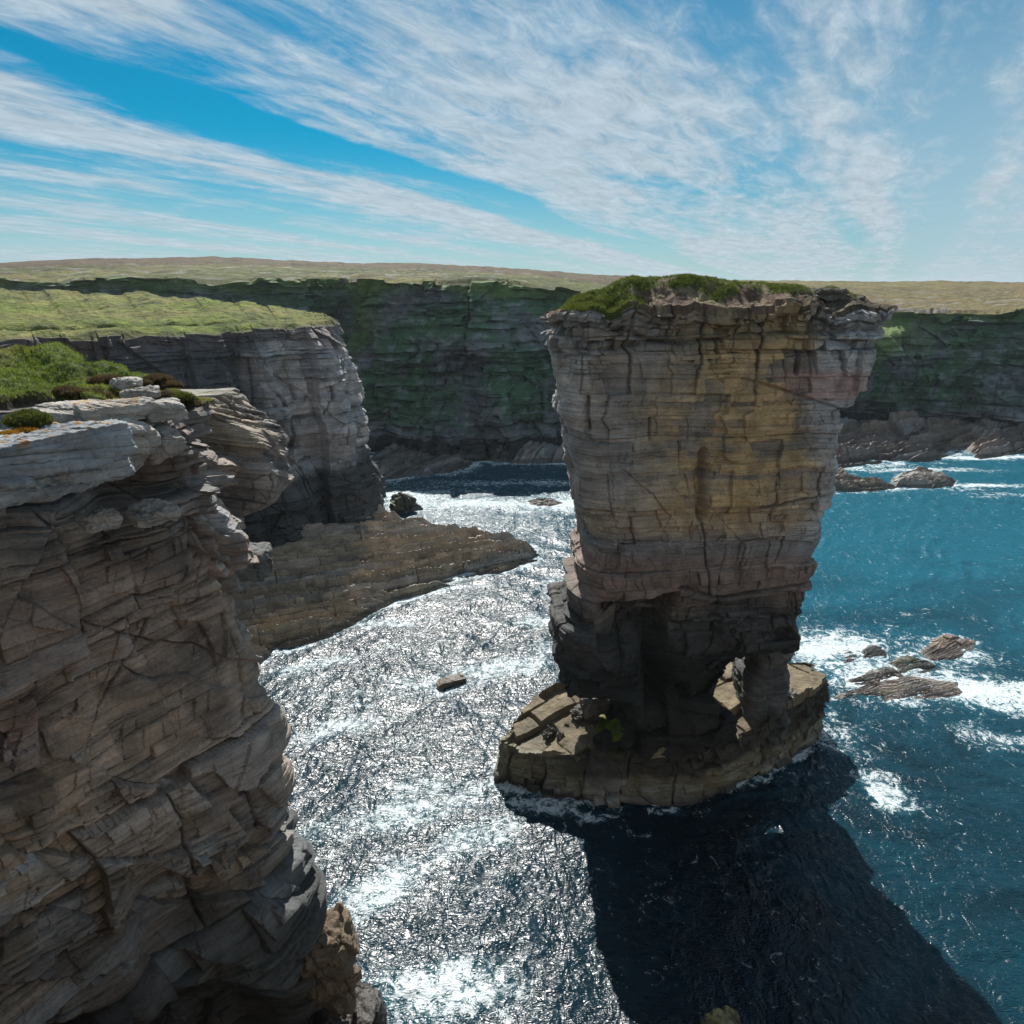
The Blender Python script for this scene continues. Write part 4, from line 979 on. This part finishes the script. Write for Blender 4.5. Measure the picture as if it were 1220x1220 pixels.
# foot rocks of the near cliff
B_('foot_rock', 388, 1150, 22.6, (2.3, 2.4, 4.2), 0.4, 520, 'brown sunlit rock leaning on the foot of the near cliff', cat='rock', rnd=0.45, amp=0.4, n=80, base=(0.14, 0.105, 0.07), bed=0.6)
B_('foot_rock', 415, 1225, 22.4, (3.0, 2.6, 2.4), 0.2, 521, 'low black rock at the waterline below the brown foot rock', cat='rock', rnd=0.5, amp=0.4, n=60, base=(0.05, 0.045, 0.04), bed=0.5)
B_('shore_rock', 868, 1228, 0, (1, 1, 1), 0.2, 522, '', n=3) if False else None
boulder('shore_rock', W(865, 1232, z=0.1), (2.0, 1.6, 1.2), 0.3, 523, 'olive rock tip just breaking the bottom edge of the photo', 'rock', n=40, rnd=0.4, amp=0.2, base=(0.18, 0.16, 0.07))
# ground the photographer stands on
def stand():
    pts = [(-2.6, 0.6, 32.3, 0), (3, 0.2, 32.2, 0), (14, -2.5, 31.8, 0), (40, -8, 31.5, 0), (110, -20, 31, 0)]
    P, f = cliff(pts, 0.5, 0.5, 811, cfg=dict(big=0.3, mid=0.2), off=lambda S, Z, p: 0 * Z - 1.0 * (1 - Z / 33) * 2)
    acc = Acc(); acc.grid(P, rock_col(P, f, 811))
    A = P[-1]; B = A * 1.0; B[:, 1] -= 160; B[:, 2] = 34
    Q, _ = loft(A, B, 60, None, 1); Q[..., 2] -= 0.1
    acc.grid(Q, turf_col(Q[..., 0], Q[..., 1], 5, 2.0))
    # the land behind joins the near clifftop
    A = np.array([(-2.6, 0.6, 32.2), (-12, 1.2, 31.9), (-20, 4.5, 31.5), (-40, 20, 31.4), (-95, 66, 31.0)]); A = arcres(A, 60); B = A.copy(); B[:, 0] -= 60; B[:, 1] -= 160; B[:, 2] = 35
    Q, _ = loft(A, B, 60, None, 1); acc.grid(Q, turf_col(Q[..., 0], Q[..., 1], 5, 2.0), flip=True)
    o = acc.build('clifftop_behind', M_turf); tag(o, kind='structure')
stand()

# ================================================================== HEADLAND (middle left)
hl = [(-170, 66, 31.5, 1), (-120, 62, 30.5, 1), (-82, 62, 29.5, 1), (-60, 64, 29.2, 1), (-47, 71, 29.0, 1.5), (-38, 79, 29.1, 2), (-33.0, 84.0, 29.2, 2), (-31.0, 84.6, 29.3, 2), (-30.2, 87.8, 29.3, 2), (-25.2, 92.2, 29.4, 2), (-22.9, 95.0, 29.5, 2), (-23.2, 99, 30.0, 2), (-30, 108, 30.8, 3), (-45, 118, 32.0, 3), (-62, 126, 33.0, 3), (-90, 132, 33.6, 3), (-170, 150, 33.6, 3)]
tipx = np.array([[W(a, b, y=95)[0], W(a, b, y=95)[2]] for a, b in [(398, 386), (412, 412), (418, 445), (422, 482), (438, 508), (434, 525), (431, 537), (434, 559), (449, 581), (457, 618)]]); tipx = tipx[np.argsort(tipx[:, 1])]
def hl_off(S, Z, p):
    o = np.interp(Z, tipx[:, 1], tipx[:, 0]) + 23.4
    nz = fbm2(S * 0.12, Z * 0.15, 3, 221)
    o = o + 1.0 * nz
    # fluted buttresses of the long face
    o = o + (2.2 * fbm2(S * 0.17, Z * 0.025, 2, 222) + 1.1 * (brick(S + 0.6 * nz, 0 * S + 2.0 + 0.02 * Z, 224, 40.0, 4.0)[0] - 0.5) * 2) * sstep(0, 3, 30 - Z)
    o = o - 1.2 * (1 - sstep(5, 8, Z + 2 * nz)) * np.exp(-((S % 14 - 7) / 2.0) ** 2)
    return o
def hl_ds(p): return 0.13 if (p[0] > -52 and p[1] < 100) else 0.5
Ph, fh = cliff(hl, hl_ds, 0.12, 231, zbot=-1, smooth=2, off=hl_off, rim=0.7, cfg=dict(sc=1.7, big=0.75, mid=0.32, small=0.14, lam=0.05, rough=0.35, crack=0.18, obl=0.35))
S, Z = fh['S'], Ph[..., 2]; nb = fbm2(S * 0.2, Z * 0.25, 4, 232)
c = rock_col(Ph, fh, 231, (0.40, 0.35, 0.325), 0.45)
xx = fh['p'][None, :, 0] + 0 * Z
c = lerp3(c, (0.05, 0.058, 0.062), 0.88 * (1 - sstep(-34, -29.5, xx + 3 * nb)))  # left part of the face out of the sun: its shade painted in
c = lerp3(c, (0.10, 0.07, 0.06), 0.6 * sstep(26.5, 28, Z + nb))
c = wet_shade_dark(c, Z, 12.5, 1.6 * nb, 0.88, (0.03, 0.034, 0.034))
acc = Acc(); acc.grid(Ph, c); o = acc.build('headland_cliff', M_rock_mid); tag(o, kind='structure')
top = Ph[-1]; pr = fh['p']; ic = int(np.argmin(np.hypot(pr[:, 0] + 22.9, pr[:, 1] - 97)))
A = top[:ic + 1]; B = arcres(top[ic:][::-1], ic + 1)
wv = np.linspace(0, 1, 260)[:, None, None] ** 1.3; PT = rim_loft(A, B, 0, wv, 1.5, 40)
X, Y = PT[..., 0], PT[..., 1]; wq = np.broadcast_to(wv[..., 0], X.shape); dist = np.linalg.norm(B - A, axis=1)[None]; ed = np.minimum(wq, 1 - wq) * dist
hum = fbm2(X * 0.12, Y * 0.12, 4, 251); hum2 = fbm2(X * 0.5, Y * 0.5, 4, 252)
PT[..., 2] += 0.5 * sstep(0, 2, ed) + sstep(0.5, 6, ed) * 0.7 * hum + (0.25 * hum2 + 0.12 * fbm2(X * 1.6, Y * 1.6, 3, 253)) * sstep(0, 1.5, ed)
dA = wq * dist
PT[..., 2] -= 0.9 * bump(dA + 3 * hum, 7.0, 1.2) * sstep(-30, -42, X)
ct = turf_col(X, Y, 261, 3.0, 0.6, 0.15, (0.125, 0.155, 0.02))
ct = lerp3(ct, (0.07, 0.06, 0.04), 0.75 * bump(dA + 3 * hum, 6.2, 1.0) * sstep(-30, -40, X))
ct = lerp3(ct, (0.08, 0.07, 0.05), 0.7 * (1 - sstep(0.3, 1.2, ed + 0.6 * hum2)))
ct = lerp3(ct, (0.05, 0.075, 0.02), 0.5 * sstep(0.1, 0.3, hum2) * (1 - sstep(4, 14, dA)))
acc = Acc(); acc.grid(PT, ct); o = acc.build('headland_turf', M_turf_far); tag(o, kind='structure')

# ================================================================== WAVE-CUT PLATFORM below the headland
pp = [(300, 800), (324, 777), (372, 769), (410, 750), (449, 729), (471, 716), (523, 703), (545, 690), (586, 685), (637, 671), (640, 662), (630, 648), (563, 637), (515, 629), (479, 622), (455, 612)]
poly = [W(a, b, z=0.0)[:2] for a, b in pp] + [np.array((-24, 102)), np.array((-50, 78)), np.array((-60, 60)), np.array((-34, 48)), np.array((-24, 46))]
def grow(X, Y, D):
    k = sstep(0, 26, D)
    return 0.5 * (1 - np.exp(-np.clip(D, 0, None) / 1.2)) + 2.6 * k + 0.5 * sstep(-10, -30, X)
reef('rock_platform', poly, 1.0, 271, 30, 0.12, w=2.0, blk=15, bed=1.0, step=1.2, grow=grow, base=(0.27, 0.215, 0.15), zwet=0.6, tilt=2.1, mat=M_rock_mid)
bpy.data.objects['rock_platform']['kind'] = 'structure'
B_('dark_boulder', 292, 668, 52, (4.2, 3.5, 2.6), 0.3, 530, 'dark boulder wedged in the inlet between the near cliff and the platform', cat='boulder', rnd=0.45, amp=0.35, n=40, base=(0.12, 0.12, 0.11), bed=0.5, tilty=0.2)

# ================================================================== FAR CLIFF and moor
fc = [(-260, 190, 36.5, 8), (-150, 162, 36.3, 8), (-100, 158, 36.0, 8), (-62, 157, 36.0, 8), (-47, 160, 36.0, 8), (-41, 168, 36.2, 10), (-36, 160, 36.0, 12), (-31, 151, 35.8, 14), (-15, 150, 35.8, 14), (0, 150, 35.3, 14), (9, 151, 34.2, 15), (22, 158, 33.2, 16), (45, 166, 31.5, 18), (66, 172, 30.0, 18), (84, 176, 29.3, 15), (102, 174, 29.0, 12), (116, 168, 28.8, 12), (126, 160, 30.2, 12), (150, 158, 31, 12), (210, 170, 31, 12), (330, 190, 31, 12)]
def fc_off(S, Z, p):
    zr = np.clip(1 - Z / p[None, :, 2], 0, 1)
    nz = fbm2(S * 0.05, Z * 0.06, 4, 301)
    gl = 1 - np.abs(noise2(S * 0.075 + 0.8 * nz, Z * 0.012, 309)) * 2
    o = p[None, :, 3] * (0.55 * zr + 0.45 * zr ** 2.5) + 5.0 * nz * np.sqrt(zr) - 5.0 * np.clip(gl, 0, 1) ** 2 * zr ** 0.4 + 2.0 * fbm2(S * 0.2, Z * 0.2, 4, 306) * zr ** 0.4 + 4.0 * fbm2(S * 0.045 + 7, Z * 0.012, 2, 303) * np.sqrt(zr)
    cx = p[None, :, 0]
    o = o - 5.0 * np.exp(-((cx - 4) / 7.0) ** 2) * (1 - sstep(6, 11, Z))      # sea cave
    o = o + 8.0 * np.exp(-((cx - 92) / 11) ** 2) * (1 - sstep(23, 28, Z)) * sstep(8, 20, Z)   # grassy shoulder
    return o
Pf, ff = cliff(fc, lambda p: 0.35 if -50 < p[0] < 20 or 55 < p[0] < 135 else 0.9, 0.28, 311, zbot=-1.5, smooth=2, off=fc_off, rim=1.0, cfg=dict(sc=3.0, big=0.7, mid=0.6, small=0.3, lam=0.06, rough=0.6, crack=0.2, obl=0.4, warp=1.2))
S, Z = ff['S'], Pf[..., 2]; nb = fbm2(S * 0.12, Z * 0.15, 5, 312, 0.6); na = fbm2(S * 0.05, Z * 0.06, 4, 313)
c = rock_col(Pf, ff, 311, (0.085, 0.095, 0.10), 0.1)
c = lerp3(c, (0.055, 0.13, 0.055), 0.85 * sstep(-0.25, 0.25, nb + 0.5 * na) * sstep(4, 10, Z + 5 * nb))
c = lerp3(c, (0.24, 0.25, 0.25), 0.6 * sstep(0.20, 0.34, fbm2(S * 0.5, Z * 1.0, 4, 315)) )
xx = ff['p'][None, :, 0] + 0 * Z
c = lerp3(c, (0.12, 0.17, 0.035), 0.9 * np.exp(-((xx - 92) / 13) ** 2) * sstep(15, 21, Z + 4 * nb))
c = lerp3(c, (0.10, 0.15, 0.035), 0.85 * np.exp(-((xx + 34) / 4.5) ** 2) * sstep(18, 24, Z + 5 * nb))
c = lerp3(c, (0.11, 0.16, 0.035), 0.85 * sstep(-3.5, -0.5, Z - ff['p'][None, :, 2] + 1.5 * nb))
c = wet_shade_dark(c, Z, 4.0, 1.2 * nb, 0.8)
acc = Acc(); acc.grid(Pf, c); o = acc.build('far_cliff', M_rock_far); tag(o, kind='structure')
A = Pf[-1]
az = np.arctan2(A[:, 0], A[:, 1])
pxs = 610 + (FPX / cp) * np.tan(np.clip(az, -1.25, 1.25))
sky_px = [-600, 0, 100, 180, 250, 350, 420, 500, 560, 620, 700, 760, 850, 1050, 1120, 1220, 1500, 2500]
sky_py = [322, 315, 309.5, 309, 307, 311.5, 315, 315, 318, 322, 328, 331, 335, 337, 336, 337.5, 338, 338]
R2 = 390.0
B = np.stack([A[:, 0] / A[:, 1] * R2, np.full(len(A), R2), np.zeros(len(A))], 1)
pyv = np.interp(pxs, sky_px, sky_py)
u_ = 610 - pyv; B[:, 2] = H + R2 * (-FPX * sp + u_ * cp) / (FPX * cp + u_ * sp)
nw = 340; wv = np.linspace(0, 1, nw)[:, None]
w_ = wv ** 1.5
_Q = rim_loft(A, B, 0, w_[..., None], 3.0, 40)
X, Y, Zm = _Q[..., 0], _Q[..., 1], _Q[..., 2]
hum = fbm2(X * 0.03, Y * 0.03, 4, 331); hum2 = fbm2(X * 0.16, Y * 0.16, 5, 332)
e_ = sstep(0, 0.05, wv)
Zm = Zm + e_ * (1.2 * hum * (1 - wv ** 4) + 0.8 * hum2 + 0.5) * sstep(0, 0.2, wv + 0.1)
PM = np.stack([X, Y, Zm], -1)
ct = turf_col(X, Y, 341, 9.0, 0.75, 0.7, (0.095, 0.105, 0.03))
pxm = 610 + (FPX / cp) * X / Y
ct = lerp3(ct, (0.095, 0.062, 0.04), 0.8 * sstep(0.35, 0.7, wv + 0.4 * hum + 0 * X) * (1 - sstep(760, 900, pxm)))
ct = lerp3(ct, (0.19, 0.15, 0.07), 0.6 * sstep(850, 1000, pxm))
rk = sstep(0.32, 0.42, fbm2(X * 0.25, Y * 0.4, 4, 344) + 0.1 * bump(wv, 0.15, 0.12))
ct = lerp3(ct, (0.24, 0.235, 0.22), 0.6 * rk * (wv < 0.6))
acc = Acc(); acc.grid(PM, ct)
# land falling away beyond the skyline
D2 = B.copy(); D2[:, :2] *= 4.0; D2[:, 2] = 5.0
Q, _ = loft(PM[-1], D2, 40, None, 1, 1.0); acc.grid(Q, turf_col(Q[..., 0], Q[..., 1], 351, 20.0))
o = acc.build('moorland', M_turf_far); tag(o, kind='structure')
# stones scattered over the moor edge
gS = 'grey stones scattered along the far cliff top'
rng = np.random.RandomState(77)

# shore rocks at the foot of the far cliffs
poly = [W(a, b, z=0)[:2] for a, b in [(930, 560), (985, 563), (1010, 558), (1040, 555), (1075, 549), (1110, 547), (1130, 540), (1160, 538), (1175, 546), (1200, 545), (1230, 541), (1320, 535)]] + [np.array((190, 175)), np.array((90, 172)), np.array((40, 160))]
reef('foreshore', poly, 3.2, 361, 25, 0.3, w=7.0, bed=3.0, step=3.0, base=(0.12, 0.095, 0.08), zwet=0.8, tilt=1.2, mat=M_rock_mid); bpy.data.objects['foreshore']['kind'] = 'structure'
poly = [W(a, b, z=0)[:2] for a, b in [(445, 572), (470, 570), (500, 567), (540, 562), (560, 556), (575, 550), (620, 552), (700, 552), (760, 552)]] + [np.array((30, 150)), np.array((-32, 150))]
reef('foreshore', poly, 2.0, 362, 60, 0.3, w=4.0, bed=2.2, step=1.6, base=(0.10, 0.09, 0.075), zwet=0.8, mat=M_rock_mid); bpy.data.objects['foreshore.001']['kind'] = 'structure'

# skerries ----------------------------------------------------------------------
gK = 'wave-washed skerries right of the stack'
def R(px_list, h, seed, ang, res, label, **k):
    return reef(k.pop('name', 'skerry'), [W(a, b, z=0)[:2] for a, b in px_list], h, seed, ang, res, label, 'rock', **k)
R([(995, 832), (1008, 812), (1040, 797), (1068, 796), (1078, 806), (1090, 806), (1112, 811), (1140, 812), (1152, 830), (1120, 833), (1060, 836), (1020, 836)], 0.22, 381, 20, 0.06, 'longest ridged skerry, nearest the camera in the foam right of the stack', w=0.9, bed=0.5, step=0.32, group=gK, zwet=0.15, base=(0.17, 0.15, 0.13))
R([(1098, 778), (1104, 766), (1130, 756), (1165, 764), (1160, 774), (1130, 784), (1110, 786)], 0.32, 382, 35, 0.06, 'brown dome-shaped skerry farthest from the stack, above the white wash', w=1.0, bed=0.6, step=0.3, group=gK, zwet=0.15, base=(0.22, 0.17, 0.14))
R([(1026, 776), (1036, 769), (1052, 771), (1054, 779), (1040, 783), (1028, 782)], 0.35, 383, 20, 0.06, 'small hump of rock in the upper left of the skerries', w=0.7, bed=0.5, step=0.3, group=gK, zwet=0.15, base=(0.09, 0.08, 0.07))
R([(1000, 785), (1010, 774), (1022, 778), (1018, 790), (1003, 795)], 0.2, 384, 20, 0.06, 'low half-washed rock nearest the stack leg', w=0.6, bed=0.5, step=0.25, group=gK, zwet=0.15, base=(0.19, 0.16, 0.13))
R([(1060, 790), (1080, 780), (1105, 788), (1120, 796), (1100, 802), (1070, 800)], 0.15, 385, 20, 0.06, 'low greenish rock awash in the middle of the skerries', w=0.6, bed=0.5, step=0.25, group=gK, zwet=0.15, base=(0.10, 0.11, 0.08))
R([(1064, 575), (1068, 566), (1090, 561), (1115, 563), (1138, 574), (1135, 579), (1095, 581), (1068, 580)], 1.5, 386, 10, 0.14, 'long brown tilted rock off the far shore, with surf at its right end', name='tilted_rock', w=1.5, bed=1.6, step=1.1, base=(0.14, 0.115, 0.085), mat=M_rock_mid)
R([(955, 588), (970, 566), (995, 562), (1020, 572), (1045, 574), (1065, 580), (1055, 585), (1000, 586)], 2.0, 387, 10, 0.14, 'low brown rock just right of the stack, off the far shore', name='tilted_rock', w=2.0, bed=1.2, step=0.8, base=(0.15, 0.12, 0.085), mat=M_rock_mid)
boulder('shore_boulder', W(478, 601, z=1.0), (3.2, 3.0, 3.0), 0.5, 541, 'lone dark pointed boulder in the glittering water off the headland tip', 'boulder', n=50, rnd=0.35, amp=0.55, base=(0.07, 0.075, 0.05), tilty=0.5)
R([(478, 606), (490, 600), (502, 603), (505, 608), (490, 610)], 0.8, 389, 20, 0.1, 'low dark rock beside the lone pointed boulder', name='shore_rock', w=0.6, bed=0.5, step=0.4, base=(0.07, 0.065, 0.05))
R([(628, 598), (640, 594), (660, 596), (672, 600), (650, 603), (634, 602)], 0.35, 390, 5, 0.1, 'faint brown rock awash left of the stack in the far white water', name='shore_rock', w=0.6, bed=0.5, step=0.3, base=(0.15, 0.11, 0.08))
boulder('flat_slab', W(537, 811, z=0.22), (2.7, 1.0, 0.55), 0.45, 542, 'flat pale slab just above the glittering water midway between platform and stack', 'rock slab', n=40, rnd=0.2, amp=0.07, base=(0.24, 0.19, 0.13), bed=0.3)

sea()
# ================================================================== AIR
hz = bpy.data.meshes.new('haze')
x0, x1, y0, y1, z0, z1 = -12500, 12500, -12500, 12500, -5, 70
hz.from_pydata([(x, y, z) for x in (x0, x1) for y in (y0, y1) for z in (z0, z1)], [], [(0, 1, 3, 2), (4, 6, 7, 5), (0, 4, 5, 1), (2, 3, 7, 6), (0, 2, 6, 4), (1, 5, 7, 3)])
ho = bpy.data.objects.new('haze', hz); C.objects.link(ho); tag(ho, kind='stuff')
hm = bpy.data.materials.new('haze'); t = nt(hm); out = N(t, 'ShaderNodeOutputMaterial'); pv_ = N(t, 'ShaderNodeVolumePrincipled')
pv_.inputs['Color'].default_value = (0.80, 0.90, 1.0, 1); pv_.inputs['Density'].default_value = 0.00011; pv_.inputs['Anisotropy'].default_value = 0.2
t.links.new(pv_.outputs[0], out.inputs['Volume']); hz.materials.append(hm)
print('BUILD TIME', time.time() - T0)
